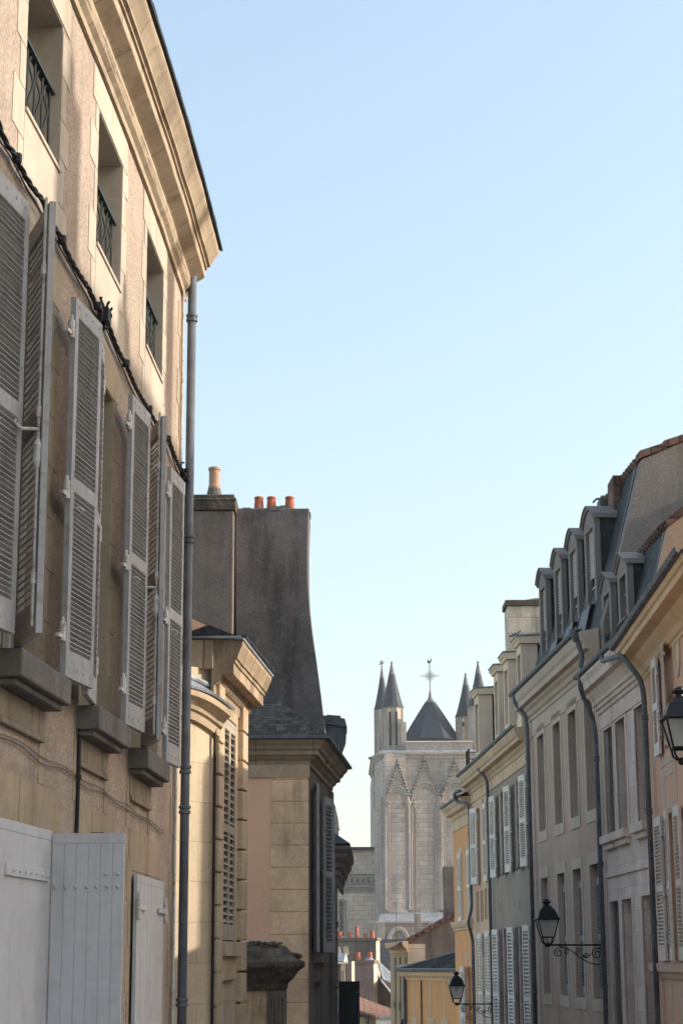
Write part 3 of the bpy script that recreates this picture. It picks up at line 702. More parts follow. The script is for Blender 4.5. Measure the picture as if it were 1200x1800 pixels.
# ================================================================== LEFT: last dark house and the black panel
LH = thing('dark_house', 'narrow dark house with heavy cornice at the far left of the street', 'house', (-2, 36.5, ground_z(36)))
Y = 35.0
xa = at(588,1620,Y).x
F4 = Fac(xa, Y, .05, -1)
wb = MB(); wb.box(-6, xa, Y, Y+5, -4.8, at(0,1535,Y).z); wb.build('wall', m_dark_st, LH, bevel=.01)
s = MB(); zt = at(0,1513,Y).z
sweep_path(s, [(-6,Y),(xa,Y),(xa+.1,Y+5)], [(0,zt-.45),(.03,zt-.45),(.03,zt-.3),(.06,zt-.26),(.06,zt-.16),(.11,zt-.12),(.13,zt-.04),(.2,zt+.06),(.2,zt+.12),(.25,zt+.2),(.25,zt+.26),(0,zt+.3)], 1)
s.build('cornice', m_dark_st, LH)
s = MB(); s.box(xa-.5, xa+.035, Y-.03, Y+.5, at(0,1625,Y).z-.04, at(0,1625,Y).z+.06); s.box(xa-.5, xa+.02, Y-.02, Y+.45, -4.8, at(0,1625,Y).z-.1); s.build('pilaster', m_dark_st, LH, bevel=.01)
s = MB(); zr = zt+.3; s.add([(-6,Y-.25,zr),(xa+.25,Y-.25,zr),(xa+.35,Y+5,zr),(-6,Y+5,zr),(-1.0,Y+2,zr+.9),(-6,Y+2,zr+.9)], [(0,1,4,5),(1,2,4),(2,3,5,4)]); s.build('roof', m_slate, LH)
SG = thing('panel_sign', 'blank black metal panel projecting from the dark wall at the street gap', 'sign', (0, 33.5, -2.5))
Y = 33.5
a, b = at(589,1729,Y), at(627.5,1727,Y)
MB().box(a.x+.015, b.x, Y, Y+.03, -2.3, b.z).build('panel', m_sign, SG, bevel=.004)
f = MB(); f.box(a.x+.005, b.x+.006, Y-.008, Y+.038, b.z, b.z+.02); f.tube([(a.x-.3,Y+.015,b.z-.08),(a.x+.02,Y+.015,b.z-.08)], .012, 6); f.tube([(a.x-.3,Y+.015,-1.9),(a.x+.02,Y+.015,-1.9)], .012, 6); f.build('frame', m_sign, SG)
s = MB()
for x in (-.006, -.045): s.lathe((b.x+x, Y-.014, at(0,1744,Y).z), [(.002,-.012),(.012,-.008),(.012,.008),(.002,.012)], 8)
s.build('screw', m_sky_alu, SG)
# ================================================================== RIGHT: apricot house
R1 = Fac(4.35,27,.0295,1); R2 = Fac(4.35,27,-.0295,1); R3 = Fac(4.23,31.06,-.053,1); R4 = Fac(3.835,38.5,-.044,1); R5 = Fac(3.52,45.6,-.05,1); R6 = Fac(3.33,49.4,-.062,1)
def lv(parent, F, u0, u1, z0, z1, w=.055, n=40, out=0, mat=None, hinge=True, **k):
    """shutter leaf hinged at u0 reaching to u1 on a facade; out = degrees away from the wall"""
    t, nn = F.dirs(u0); s = 1 if u1 > u0 else -1
    d = t*s*math.cos(R(out))+nn*math.sin(R(out))
    return leaf(parent, F.P(u0, w, 0), d, abs(u1-u0), z0, z1, mat or m_shutter_r, n, hinges=hinge, st=.07, **k)
def gutter(parent, path, z, r=.06, side=-1, w=.40):
    prof = [(w-r,z),(w-r*.7,z-r*.7),(w,z-r),(w+r*.7,z-r*.7),(w+r,z),(w+r*1.05,z+.015),(w+r*.8,z+.02),(w+r*.6,z-r*.5),(w,z-r*.8),(w-r*.6,z-r*.5),(w-r*.8,z+.01)]
    mb = MB(); sweep_path(mb, path, prof, side); return mb.build('gutter', m_zinc, parent)
def fp(F, u): q = F.P(u,0,0); return (q.x, q.y)

OR = thing('apricot_house', 'apricot rendered house with oval panel, cream shutters and yellow cornice at the right edge', 'house', R1.P(-2,-3,ground_z(25)))
zb = -4.5
wb = MB(); ops = [(-2.38,-1.88,2.72,4.0,.2),(-2.24,-1.65,-.02,1.88,.2)]
wall(wb, R1, -6.6, 0, zb, 4.3, ops)
a = R1.P(-6.6,0,0); wb.quad((a.x,a.y,zb),(a.x+8,a.y,zb),(a.x+8,a.y,6.2),(a.x+4.5,a.y,6.9),(a.x,a.y,4.3))
wb.build('wall', m_orange, OR)
for a, b, c, d, e in ops: window(R1, OR, a, b, c, d, e)
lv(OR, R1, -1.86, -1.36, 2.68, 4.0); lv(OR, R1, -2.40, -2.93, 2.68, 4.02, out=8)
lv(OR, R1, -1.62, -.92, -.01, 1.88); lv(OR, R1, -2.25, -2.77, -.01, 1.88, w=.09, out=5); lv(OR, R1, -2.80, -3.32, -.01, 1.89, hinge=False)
for q in ((-2.98,-1.3,4.03,4.2),(-2.52,-2.4,2.72,4.02),(-1.86,-1.7,2.72,4.02),(-2.9,-1.4,2.52,2.68),(-2.85,-2.62,1.92,2.5),(-1.75,-1.5,1.92,2.5),(-2.6,-1.77,2.36,2.5),(-2.6,-1.77,1.92,2.06),(-1.64,-1.45,-.02,1.9),(-.42,-.02,-.02,.6),(-.3,-.02,.62,1.2),(-.42,-.02,1.22,1.9),(-.3,-.02,1.92,2.6),(-.42,-.02,2.62,3.3),(-.3,-.02,3.32,3.9),(-3.7,-3.42,1.95,3.3)):
    MB().fbox(R1, q[0], q[1], -.02, .006, q[2], q[3]).build('painted_block', m_or_stone, OR)
MB().fbox(R1, -1.6,-1.35,-.02,.005,-3,-.25).build('painted_block', m_or_stone, OR); MB().fbox(R1,-2.6,-2.2,-.02,.005,-3,-.25).build('painted_block', m_or_stone, OR)

rg = MB(); cu, cz = -3.38, 3.85; N = 32
for rr in ((.30,.36,.016),):
    vs = []; fs = []
    for k in range(N):
        th = 2*math.pi*k/N; c_, s_ = math.cos(th), math.sin(th)
        for (ra, rb, w) in ((.30,.37,-.01),(.30,.37,.016),(.17,.24,.016),(.17,.24,.002)): vs.append(R1.P(cu+ra*c_, w, cz+rb*s_))
    for k in range(N):
        q = (k+1) % N
        for j in range(3): fs.append((k*4+j, k*4+j+1, q*4+j+1, q*4+j))
    rg.add(vs, fs)
rg.build('oval_frame', m_or_stone, OR)
MB().add([R1.P(cu+.17*math.cos(2*math.pi*k/N), .004, cz+.24*math.sin(2*math.pi*k/N)) for k in range(N)], [tuple(range(N))]).build('oval_panel', m_or_corn, OR)
MB().sweep(R1, [-6.6,-.0], [(0,-.24),(.03,-.24),(.05,-.18),(.09,-.15),(.10,-.05),(0,-.03)]).build('string_course', m_or_stone, OR)
MB().sweep(R1, [-6.65+6.67*i/24 for i in range(25)], [(0,3.93),(.015,3.93),(.02,3.97),(.05,3.99),(.09,4.06),(.17,4.14),(.2,4.19),(.34,4.22),(.35,4.29),(.38,4.31),(.40,4.36),(.40,4.385),(0,4.42)]).build('cornice', m_or_corn, OR)
gutter(OR, [fp(R1,-6.7), fp(R1,.05)], 4.43, w=.42)
MB().sweep(R1, [-6.7,0], [(.40,4.42),(-4.0,6.4),(-8,4.4),(-8,4.3),(-4,6.3),(.38,4.395)]).build('roof', m_slate, OR)
pipe(OR, [R2.P(.95,.43,4.44), R2.P(.9,.43,4.36), R1.P(-.55,.36,4.22), R1.P(-.72,.12,3.83), R1.P(-.78,.1,3.5), R1.P(-.80,.1,-4.4)], .037, m_zinc, [R1.P(-.78,.1,3.3), R1.P(-.79,.1,2.0), R1.P(-.8,.1,.5)])

# ================================================================== RIGHT: narrow ashlar house
NH = thing('narrow_ashlar_house', 'narrow grey ashlar house between two drainpipes, with two slate dormers', 'house', R2.P(2,-3,ground_z(29)))
W2 = [(.06,.80),(1.62,2.45),(2.75,3.55)]
zb = -4.8
ops = [(a,b,1.93,3.62,.3) for a, b in W2]+[(a,b,-1.05,.9,.3) for a, b in W2]
wb = MB(); wall(wb, R2, 0, 3.75, zb, 3.7, ops); wb.build('wall', m_r2_stone, NH)
for a, b, c, d, e in ops:
    window(R2, NH, a, b, c, d, e, m_wood, 2)
    g = MB(); g.fbox(R2, a+.02, b-.02, -.2, -.18, c+.3, c+.33)
    for i in range(7): u = a+.06+(b-a-.12)*i/6; g.fbox(R2, u-.012, u+.012, -.2, -.18, c+.02, c+.3)
    g.build('guard_rail', m_iron, NH)
    g = MB(); g.fbox(R2, a-.12, b+.12, -.1, .12, c-.13, c).fbox(R2, a-.08, b+.08, -.02, .07, c-.22, c-.13); g.build('sill', m_r2_plain, NH, bevel=.008)
    g = MB(); g.fbox(R2, a-.13, a, -.02, .012, c, d).fbox(R2, b, b+.13, -.02, .012, c, d).fbox(R2, a-.13, b+.13, -.02, .012, d, d+.06); g.build('window_surround', m_r2_plain, NH)
MB().fbox(R2, 0, 3.75, -.02, .03, 1.28, 1.36).build('string_course', m_r2_plain, NH)
MB().sweep(R2, [-.02,3.8], [(0,3.66),(.025,3.66),(.03,3.73),(.02,3.74),(.02,3.90),(.05,3.92),(.06,3.97),(.09,3.98),(.1,4.03),(.13,4.05),(.14,4.1),(.2,4.2),(.22,4.25),(.31,4.27),(.33,4.37),(.37,4.44),(.375,4.48),(0,4.53)]).build('cornice', m_r2_plain, NH)
gutter(NH, [fp(R2,.0), fp(R2,3.85)], 4.545, w=.38, r=.05)
mp = [(-.02,4.6),(-.42,6.19),(-.72,6.42),(-3.0,8.2),(-6,8.2),(-6,4.4),(-.02,4.4)]
rf = MB().sweep(R2, [.003,3.95], mp).build('roof', m_slate, NH)
gw = MB().sweep(R2, [-.25,.0], [(w, z+(.0 if z < 5 else -.03)) for w, z in mp]); gw.sweep(R2, [-.25,0], [(-.02,4.39),(-6,4.39),(-6,zb),(-.02,zb)]); gw.build('gable', m_gable_o, NH, label='apricot party wall gable')
tl = MB()
for i in range(20): u = .05+i*.195; tl.tube([R2.P(u,-.37,6.20), R2.P(u,-.74,6.49), R2.P(u,-1.6,7.16)], .07, 6)
tl.build('tile_roof', m_tile, rf)
tl = MB(); tl.sweep(R2, [-.28,.02], [(-.42,6.17),(-.72,6.40),(-3,8.18),(-3,8.3),(-.68,6.5),(-.36,6.25)]); tl.build('verge_tiles', m_tile, rf)
fl = MB(); fl.add([R2.P(.004,-.03,4.62),R2.P(.004,-.425,6.2),R2.P(.1,-.41,6.2),R2.P(.04,-.015,4.62)], [(0,1,2,3)]); fl.build('lead_flashing', m_lead_d, rf)
def dormer(parent, F, u0, u1, w, z0, z1, depth, style, blind=True, mat=None, rail=False):
    mat = mat or m_slate
    b = MB(); b.fbox(F, u0, u0+.02, w-depth, w-.04, z0-.5, z1).fbox(F, u1-.02, u1, w-depth, w-.04, z0-.5, z1)
    o = b.build('dormer', mat, parent)
    f = MB(); t = .14
    f.fbox(F, u0-.02, u0+t, w-.1, w, z0, z1).fbox(F, u1-t, u1+.02, w-.1, w, z0, z1).fbox(F, u0+t, u1-t, w-.1, w, z0, z0+.1).fbox(F, u0+t, u1-t, w-.1, w, z1-.12, z1)
    f.build('frame', m_wood_g, o)
    p = MB().fbox(F, u0+t, u1-t, w-.13, w-.11, z0+.1, z1-.12).build('window', m_glass, o)
    m = (u0+u1)/2
    g = MB().fbox(F, m-.03, m+.03, w-.11, w-.07, z0+.1, z1-.12)
    for k in (1,2,3): zz = z0+.1+(z1-z0-.22)*k/4; g.fbox(F, u0+t, m-.03, w-.11, w-.08, zz-.012, zz+.012).fbox(F, m+.03, u1-t, w-.11, w-.08, zz-.012, zz+.012)
    if blind:
        n = 16
        for k in range(n):
            zz = z1-.14-(z1-z0)*.55*k/n; g.obox(F.P(m,w-.07,zz), F.dirs(m)[0]*((u1-u0)/2-t), F.dirs(m)[1]*.014, Vector((0,0,.012)))
    g.build('casement', m_shutter_r if blind else m_wood, o)
    # curved pediment
    h = .24; n = 14
    vs = []; fs = []
    for q, (dz, wv) in enumerate(((0,.06),(.09,.08),(.09,-depth-.25),(0,-depth-.25))):
        pass
    pr = [(.02,-.01),(.035,.0),(.04,.03),(.07,.05),(.07,.07),(-depth-.4,.07),(-depth-.4,-.01)]
    k = len(pr); vs = []
    for i in range(n+1):
        u = u0-.08+(u1-u0+.16)*i/n; x = (u-m)/((u1-u0)/2+.08); dz = h*(1-x*x)
        if style == 'flatcurve': dz = h*.8*max(0, math.cos(x*math.pi/2))**1.6
        vs += [F.P(u, w+wv, z1+zv+dz) for wv, zv in pr]
    fs = []
    for i in range(n):
        for j in range(k): q = (j+1) % k; fs.append((i*k+j, i*k+q, (i+1)*k+q, (i+1)*k+j))
    fs += [tuple(range(k))[::-1], tuple(n*k+j for j in range(k))]
    MB().add(vs, fs).build('pediment', m_wood_g, o)
    ty = MB(); vs = []
    for i in range(n+1):
        u = u0-.0+(u1-u0)*i/n; x = (u-m)/((u1-u0)/2); dz = h*(1-x*x)*(.9)
        vs += [F.P(u, w+.005, z1-.02), F.P(u, w+.005, z1+max(.0,dz)-.01+.01), F.P(u, w-.08, z1+max(0,dz)), F.P(u, w-.08, z1-.02)]
    fs = []
    for i in range(n):
        for j in range(4): q = (j+1) % 4; fs.append((i*4+j, i*4+q, (i+1)*4+q, (i+1)*4+j))
    ty.add(vs, fs); ty.build('tympanum', m_wood_g, o)
    if rail:
        g = MB(); g.fbox(F, u0, u1, w+.03, w+.045, z0+.38, z0+.41)
        for i in range(8): u = u0+.03+(u1-u0-.06)*i/7; g.fbox(F, u-.008, u+.008, w+.03, w+.045, z0-.1, z0+.38)
        g.build('guard_rail', m_iron, o)
    return o
dormer(NH, R2, 1.5, 2.32, -.10, 4.75, 5.98, .75, 'flatcurve', False, rail=True)
dormer(NH, R2, 3.02, 3.84, -.10, 4.75, 5.98, .75, 'flatcurve', False, rail=True)
pipe(NH, [R2.P(3.45,.38,4.52), R2.P(3.5,.37,4.30), R2.P(3.72,.14,3.86), R2.P(3.76,.1,3.6), R2.P(3.74,.1,-4.6)], .038, m_zinc, [R2.P(3.75,.1,3.2), R2.P(3.74,.1,1.5), R2.P(3.74,.1,-.4)])

# ================================================================== RIGHT: long house with four dormers
LG = thing('long_mansard_house', 'long mauve beige house with slate mansard and four tall curved dormers', 'house', R3.P(3.5,-3,ground_z(35)))
zb = -5.2; G0 = -.35; G1 = 7.46
W3 = [(.42,1.22),(2.06,2.88),(3.75,4.57),(5.68,6.52)]
ops = [(a,b,2.46,4.33,.24) for a, b in W3]+[(a,b,-.62,1.56,.2) for a, b in W3]+[(a,b,-4.2,-1.9,.2) for a, b in W3]
wb = MB(); wall(wb, R3, G0, G1, zb, 4.5, ops)
wb.build('wall', m_r3_render, LG)
for i, (a, b, c, d, e) in enumerate(ops):
    window(R3, LG, a, b, c, d, e, m_wood, 3)
    surround(R3, LG, a, b, c, d, .13, m_r3_stone, .012, .2, .2)
    if i in (4,5,6): 
        m = (a+b)/2
        lv(LG, R3, a+.01, m-.005, c+.02, d-.2, w=-.1, hinge=False, mat=m_shutter); lv(LG, R3, b-.01, m+.005, c+.02, d-.2, w=-.1, hinge=False, mat=m_shutter)
    j = MB(); j.fbox(R3, b-.004, b+.02, -e+.01, -.002, c, d); j.build('reveal', m_r3_stone, LG)
prof = [(0,4.42),(.012,4.42),(.012,4.72),(.035,4.74),(.045,4.80),(.08,4.83),(.1,4.9),(.15,4.95),(.16,5.0),(.25,5.02),(.26,5.12),(.29,5.17),(.31,5.25),(.32,5.30),(0,5.36)]
MB().sweep(R3, [G0,G1+.3], prof).build('cornice', m_r3_stone, LG)
gutter(LG, [fp(R3,G0-.02), fp(R3,G1+.35)], 5.365, w=.33, r=.05)
mp = [(-.02,5.40),(-.27,6.3),(-.77,8.2),(-1.6,8.56),(-4.5,9.8),(-8,8.4),(-8,5.2),(-.02,5.2)]
rf = MB().sweep(R3, [G0+.004,G1+.1], mp).build('roof', m_slate, LG)
gw = MB().sweep(R3, [G0-.3,G0], [(w, z-(.03 if z > 6 else 0)) for w, z in mp]); gw.sweep(R3, [G0-.3,G0], [(-.02,5.19),(-8,5.19),(-8,zb),(-.02,zb)]); gw.build('gable', m_r3_gable, LG, label='plain grey brown gable wall')
tl = MB()
for i in range(38): u = G0+.08+i*.2; tl.tube([R3.P(u,-.72,8.2), R3.P(u,-1.6,8.62), R3.P(u,-2.6,9.06)], .075, 6)
tl.build('tile_roof', m_tile, rf)
tl = MB()
for k in range(9):
    w0 = -.74-.42*k; w1 = w0-.45; z0 = 8.2+.43*(-w0-.77); z1 = z0+.45*.43
    tl.sweep(R3, [G0-.34,G0+.03], [(w0,z0-.02+.02),(w1,z1-.02),(w1,z1+.09),(w0,z0+.13)])
tl.build('verge_tiles', m_tile, rf)
fl = MB(); fl.add([R3.P(G0+.006,-.03,5.42),R3.P(G0+.006,-.28,6.31),R3.P(G0+.006,-.78,8.21),R3.P(G0+.22,-.765,8.21),R3.P(G0+.07,-.265,6.31),R3.P(G0+.05,-.015,5.42)], [(0,1,4,5),(1,2,3,4)]); fl.build('lead_flashing', m_lead_d, rf)
for a, b in ((.78,1.74),(2.52,3.42),(4.25,5.12),(6.15,7.0)): dormer(LG, R3, a, b, -.2, 5.95, 7.5, 1.0, 'curve', True)
for a, b in ((.5,2.0),(2.2,3.7),(3.95,5.4)):
    f = MB(); f.add([R3.P(a+.35,-.1,5.98),R3.P(b-.35,-.1,5.98),R3.P(b-.25,.05,5.42),R3.P(a+.25,.05,5.42),R3.P(a+.35,-.2,5.98),R3.P(b-.35,-.2,5.98)], [(0,1,2,3),(0,4,5,1)]); f.build('lead_apron', m_lead_d, rf)
v = R3.P(2.15,-.6,7.75); s = MB(); s.tube([v, v+Vector((0,0,.42))], .022, 6); s.tube([v+Vector((-.14,0,.36)), v+Vector((-.07,0,.43)), v+Vector((.07,0,.43)), v+Vector((.14,0,.38))], .022, 6); s.build('vent', m_zinc, rf)
c = at(1088,870,32.0); s = MB().box(c.x-.12, c.x+.5, 31.9, 32.6, 7.6, at(0,840,32).z); so = s.build('chimney', m_tile, LG, bevel=.01)
c = at(1060,900,33.5); MB().box(c.x-.05, c.x+.4, 33.4, 34, 7.8, at(0,875,33.5).z).build('chimney', m_cement2, LG, bevel=.01)
hp = R3.P(-.1,.34,5.36)
MB().lathe(hp+Vector((0,0,-.2)), [(.05,0),(.11,.16),(.115,.2),(.07,.2)], 10).build('hopper', m_zinc, LG)
pipe(LG, [hp, hp+Vector((.03,0,-.25)), R3.P(-.15,.25,4.9), R3.P(-.2,.3,4.75), R3.P(-.1,.18,4.5), R2.P(3.9,.1,4.2)], .04, m_zinc)
pipe(LG, [R3.P(7.35,.33,5.34), R3.P(7.35,.32,5.15), R3.P(7.2,.12,4.85), R3.P(7.16,.1,4.6), R3.P(7.05,.1,-5)], .04, m_zinc, [R3.P(7.14,.1,4.0), R3.P(7.1,.1,1.5), R3.P(7.08,.1,-.6)])

# ================================================================== RIGHT: house with white shutters, its cream end, stone dormers
WH = thing('white_shutter_house', 'house hung with open white louvred shutters, cream stone dormers above its gutter', 'house', R4.P(3.5,-3,ground_z(43)))
zb = -6; 
W4 = [(.06,.36),(1.86,2.84),(4.5,5.5)]
ops = [(a,b,1.88,3.74,.2) for a, b in W4]+[(a,b,-2.2,.70,.2) for a, b in W4]
wb = MB(); wall(wb, R4, 0, 7.11, zb, 4.2, ops); wb.build('wall', m_r4, WH)
for i, (a, b, c, d, e) in enumerate(ops):
    window(R4, WH, a, b, c, d, e)
    lv(WH, R4, b+.02, b+.55, c, d, out=7, w=.07)
    if i % 3: lv(WH, R4, a-.02, a-.54, c, d, out=10, w=.06)
MB().fbox(R4, 2.2, 2.28, -.03, .004, 1.05, 1.25).build('vent', m_black, WH); MB().fbox(R4, 5.6, 5.68, -.03, .004, 1.1, 1.3).build('vent', m_black, WH)
ops5 = [(2.05,2.9,1.87,3.74,.2),(.75,1.0,1.87,3.74,.2)]
wb = MB(); wall(wb, R5, 0, 3.81, zb, 4.2, [(2.05,2.9,1.87,3.74,.2)]); 
e5 = R5.P(3.81,0,0); wb.quad((e5.x,e5.y,zb),(e5.x+8,e5.y,zb),(e5.x+8,e5.y,4.6),(e5.x,e5.y,4.6)); wb.build('wall', m_r5, WH, label='cream end bay with ochre brown painted panels')
window(R5, WH, 2.05, 2.9, 1.87, 3.74, .2)
lv(WH, R5, 2.0, 2.5, 1.86, 3.74, out=12, w=.08); lv(WH, R5, .95, .35, 1.86, 3.74, w=.05); lv(WH, R5, 3.0, 3.5, 1.9, 3.74, w=.05)
lv(WH, R5, .15, .62, -2.2, .68, w=.04, hinge=False); lv(WH, R5, .64, 1.1, -2.2, .68, w=.04, hinge=False); lv(WH, R5, 1.75, 2.2, -2.2, .66, w=.04, hinge=False); lv(WH, R5, 2.22, 2.68, -2.2, .66, w=.04, hinge=False)
s = MB()
for q in ((.1,.62,.98,1.72),(.9,1.32,.98,1.72),(1.62,2.15,.95,1.7),(2.5,2.95,.95,1.7),(1.15,1.42,1.9,3.9),(1.2,1.5,-2,.6),(.02,.3,3.2,3.9),(1.5,1.9,.1,.6)): s.fbox(R5, q[0], q[1], -.02, .006, q[2], q[3])
s.build('painted_panel', m_r5_panel, WH)
path = [fp(R4,.02), (R5.o[0],R5.o[1]), fp(R5,3.85)]
prof = [(0,3.96),(.02,3.96),(.025,4.02),(.015,4.03),(.015,4.2),(.04,4.22),(.06,4.28),(.1,4.32),(.12,4.38),(.24,4.40),(.25,4.47),(.28,4.5),(.32,4.6),(.33,4.65),(0,4.7)]
s = MB(); sweep_path(s, path, prof, -1); s.build('cornice', m_cream, WH)
gutter(WH, path, 4.71, w=.33, r=.05)
mp4 = [(-.25,4.74),(-.95,7.0),(-4,8.6),(-8,7),(-8,4.6),(-.25,4.6)]
rf = MB(); rf.sweep(R4, [.0,7.0], mp4); rf.sweep(R5, [.05,3.8], mp4); rf.build('roof', m_slate, WH)
def stone_dormer(F, u0, u1, w, z0, z1):
    o = MB(); t = .13
    o.fbox(F, u0, u0+t, w-.36, w, z0, z1).fbox(F, u1-t, u1, w-.36, w, z0, z1).fbox(F, u0+t, u1-t, w-.36, w, z1-.2, z1).fbox(F, u0+t, u1-t, w-.36, w, z0, z0+.12)
    d = o.build('dormer', m_dormer, WH, label='cream stone dormer')
    MB().fbox(F, u0+t, u1-t, w-.2, w-.17, z0+.12, z1-.2).build('window', m_glass, d)
    s = MB(); n = (u0+u1)/2
    pr = [(w-.42,z1+.0),(w+.05,z1+.0),(w+.055,z1+.05),(w+.10,z1+.10),(w+.10,z1+.14),(w-.42,z1+.17)]
    s.sweep(F, [u0-.07,u1+.07], pr); s.build('cornice', m_dormer, d)
    MB().sweep(F, [u0-.09,u1+.09], [(w-.6,z1+.19),(w+.12,z1+.15),(w+.125,z1+.175),(w-.6,z1+.22)]).build('lead_cap', m_lead, d)
    s = MB().fbox(F, u0+.02, u1-.02, w-1.4, w-.362, z0, z1-.02); s.build('cheek', m_slate, d)
    s = MB().fbox(F, u0-.01, u1+.01, -.08, w-.05, z0-.35, z0+.02); s.build('base', m_dormer, d)
for F, a, b in ((R4,1.7,2.45),(R4,3.9,4.7),(R4,5.75,6.55),(R5,2.55,3.42)): stone_dormer(F, a, b, -.1, 5.1, 6.68)
s = MB(); c = R5.P(3.75,.05,4.75)
for z in (.2,.42,.6): s.tube([R5.P(3.1,.1,4.72+z), R5.P(3.75,.1,4.72+z), R5.P(3.78,-.4,4.72+z)], .014, 6)
for u in (3.1,3.3,3.53,3.75): s.tube([R5.P(u,.1,4.7), R5.P(u,.1,5.34)], .014, 6)
s.build('guard_rail', m_iron, WH)
pipe(WH, [R5.P(-.25,.3,4.5), R5.P(-.3,.2,4.38), R5.P(-.42,.1,4.2), R5.P(-.5,.1,4.0), R5.P(-.55,.1,-5.5)], .038, m_zinc, [R5.P(-.5,.1,3), R5.P(-.5,.1,.6)])
s = MB(); Y = 46.5; a = at(890,1058,Y); b = at(960,1050,Y)
so = MB().box(a.x, b.x, Y, Y+.9, 4.5, a.z-.12).build('chimney', m_chim_st, WH, bevel=.02, label='cream ashlar chimney with dark cap')
s = MB().box(a.x-.05, b.x, Y-.05, Y+.95, a.z-.12, a.z+.02); s.add([(a.x+.4,Y,a.z+.02),(b.x,Y,a.z+.02),(b.x,Y+.9,a.z+.02),(a.x+.4,Y+.9,a.z+.02),(a.x+.75,Y+.45,a.z+.16),(b.x,Y+.45,a.z+.16)], [(0,1,5,4),(2,3,4,5),(0,4,3)]); s.build('chimney_cap', m_moss, so)

# ================================================================== RIGHT: ochre house
YH = thing('ochre_house', 'ochre yellow house end with cream string course and curled drainpipe', 'house', R6.P(2,-3,ground_z(52)))
zb = -6.5; UE = 4.0
ops = [(.2,.9,.98,2.84,.12),(2.13,2.88,.98,2.84,.12),(.86,1.42,-2.6,-.15,.2)]
wb = MB(); wall(wb, R6, 0, UE, zb, 4.0, ops); e6 = R6.P(UE,0,0)
wb.quad((e6.x,e6.y,zb),(e6.x+7,e6.y,zb),(e6.x+7,e6.y,4.1),(e6.x,e6.y,4.1)); wb.build('wall', m_r6, YH)
for a, b, c, d, e in ops:
    window(R6, YH, a, b, c, d, e)
    if c > 0:
        surround(R6, YH, a, b, c, d, .09, m_cream, .012, .05, .16)
        m = (a+b)/2; lv(YH, R6, a+.01, m-.004, c+.01, d-.01, w=.03, hinge=False); lv(YH, R6, b-.01, m+.004, c+.01, d-.01, w=.03, hinge=False)
lv(YH, R6, 1.44, 1.95, -2.6, -.17, w=.06, out=6); lv(YH, R6, 1.97, 2.5, -2.6, -.15, w=.06, hinge=False); lv(YH, R6, .84, .3, -2.6, -.16, w=.06, out=18)
s = MB(); s.fbox(R6, .75,.95,-.02,.008,-.14,.12); s.fbox(R6,1.4,1.6,-.02,.008,-.14,.12); s.fbox(R6,.7,1.65,-.02,.012,.12,.2); s.build('window_surround', m_cream, YH)
s = MB(); sweep_path(s, [fp(R6,.0), fp(R6,UE), (e6.x+6,e6.y)], [(0,.80),(.03,.80),(.04,.86),(.07,.88),(.09,.93),(.11,1.0),(.11,1.03),(0,1.06)], -1); s.build('string_course', m_cream, YH)
s = MB(); sweep_path(s, [fp(R6,-.02), fp(R6,UE), (e6.x+6,e6.y)], [(0,3.5),(.02,3.5),(.02,3.55),(.01,3.56),(.01,3.78),(.05,3.82),(.07,3.9),(.18,3.94),(.2,4.02),(.26,4.10),(.28,4.16),(0,4.2)], -1); s.build('cornice', m_cream, YH)
gutter(YH, [fp(R6,-.02), fp(R6,UE), (e6.x+6,e6.y)], 4.21, w=.28, r=.05)
MB().add([R6.P(0,.28,4.22), R6.P(UE+.28,.28,4.22), (e6.x+6.3,e6.y+.28,4.22), R6.P(0,-7,4.22), R6.P(0,-3.5,5.9), R6.P(UE-3.4,-3.5,5.9)], [(0,1,5,4),(1,2,5),(2,3,4,5)]).build('roof', m_slate, YH)
pipe(YH, [R6.P(-.35,.32,4.28), R6.P(.15,.38,4.30), R6.P(.55,.36,4.22), R6.P(.5,.3,4.08), R6.P(-.2,.14,3.98), R6.P(-.45,.1,3.8), R6.P(-.5,.1,1.3), R6.P(-.8,.2,1.08), R6.P(-1.0,.26,.95), R6.P(-.7,.16,.72), R6.P(-.6,.1,.5), R6.P(-.6,.1,-6)], .042, m_zinc, [R6.P(-.48,.1,3.2)])
# ================================================================== stone house with brown gable and the low apricot house in front of it
Y = 62.0
m_sh_wood = M('tan wooden shutter boards', (.36,.26,.155), var=.15, bump=.15, stain=(.2,.15,.1), stain_amt=.4)
m_tan_w = M('tan house wall', (.42,.30,.19), var=.18, bump=.15, stain=(.2,.15,.1), stain_amt=.5)
SH = thing('stone_gable_house', 'stone house with stained brown gable and clay tiled verge at the bend', 'house', (3.5, 64, ground_z(64)))
c0 = at(713,1690,62); c1 = at(690,1690,67)
a = at(713,1655,Y); b = at(850,1578,Y)
wb = MB(); wb.prism([(a.x,Y,-7.5),(a.x,Y,a.z),(b.x,Y,b.z),(b.x,Y,-7.5)], (0,.3,0)); wb.build('gable', m_cement2, SH)
s = MB(); s.box(a.x-.004, at(727,0,Y).x, Y-.02, Y+.28, -7.5, at(0,1660,Y).z); s.build('quoin', m_chim_st, SH)
FS = Fac(c0.x, Y, (c1.x-c0.x)/5.0, 1)
wb = MB(); wall(wb, FS, 0, 7, -7.5, a.z-.05); wb.build('wall', m_tan_w, SH)
MB().sweep(FS, [-.15,7], [(0,a.z-.35),(.03,a.z-.35),(.06,a.z-.25),(.16,a.z-.15),(.2,a.z-.03),(.2,a.z),(0,a.z)]).build('cornice', m_cream, SH)
for u in (.5,2.6,4.6):
    for z1 in (at(0,1683,62).z, at(0,1765,62).z):
        for q in (0,.42): MB().fbox(FS, u+q, u+q+.39, .01, .05, z1-1.7, z1).build('shutter', m_sh_wood, SH)
dd = Vector((b.x-a.x,0,b.z-a.z)); n = 16; tl = MB()
e0 = a-dd.normalized()*.55+Vector((0,0,.02))
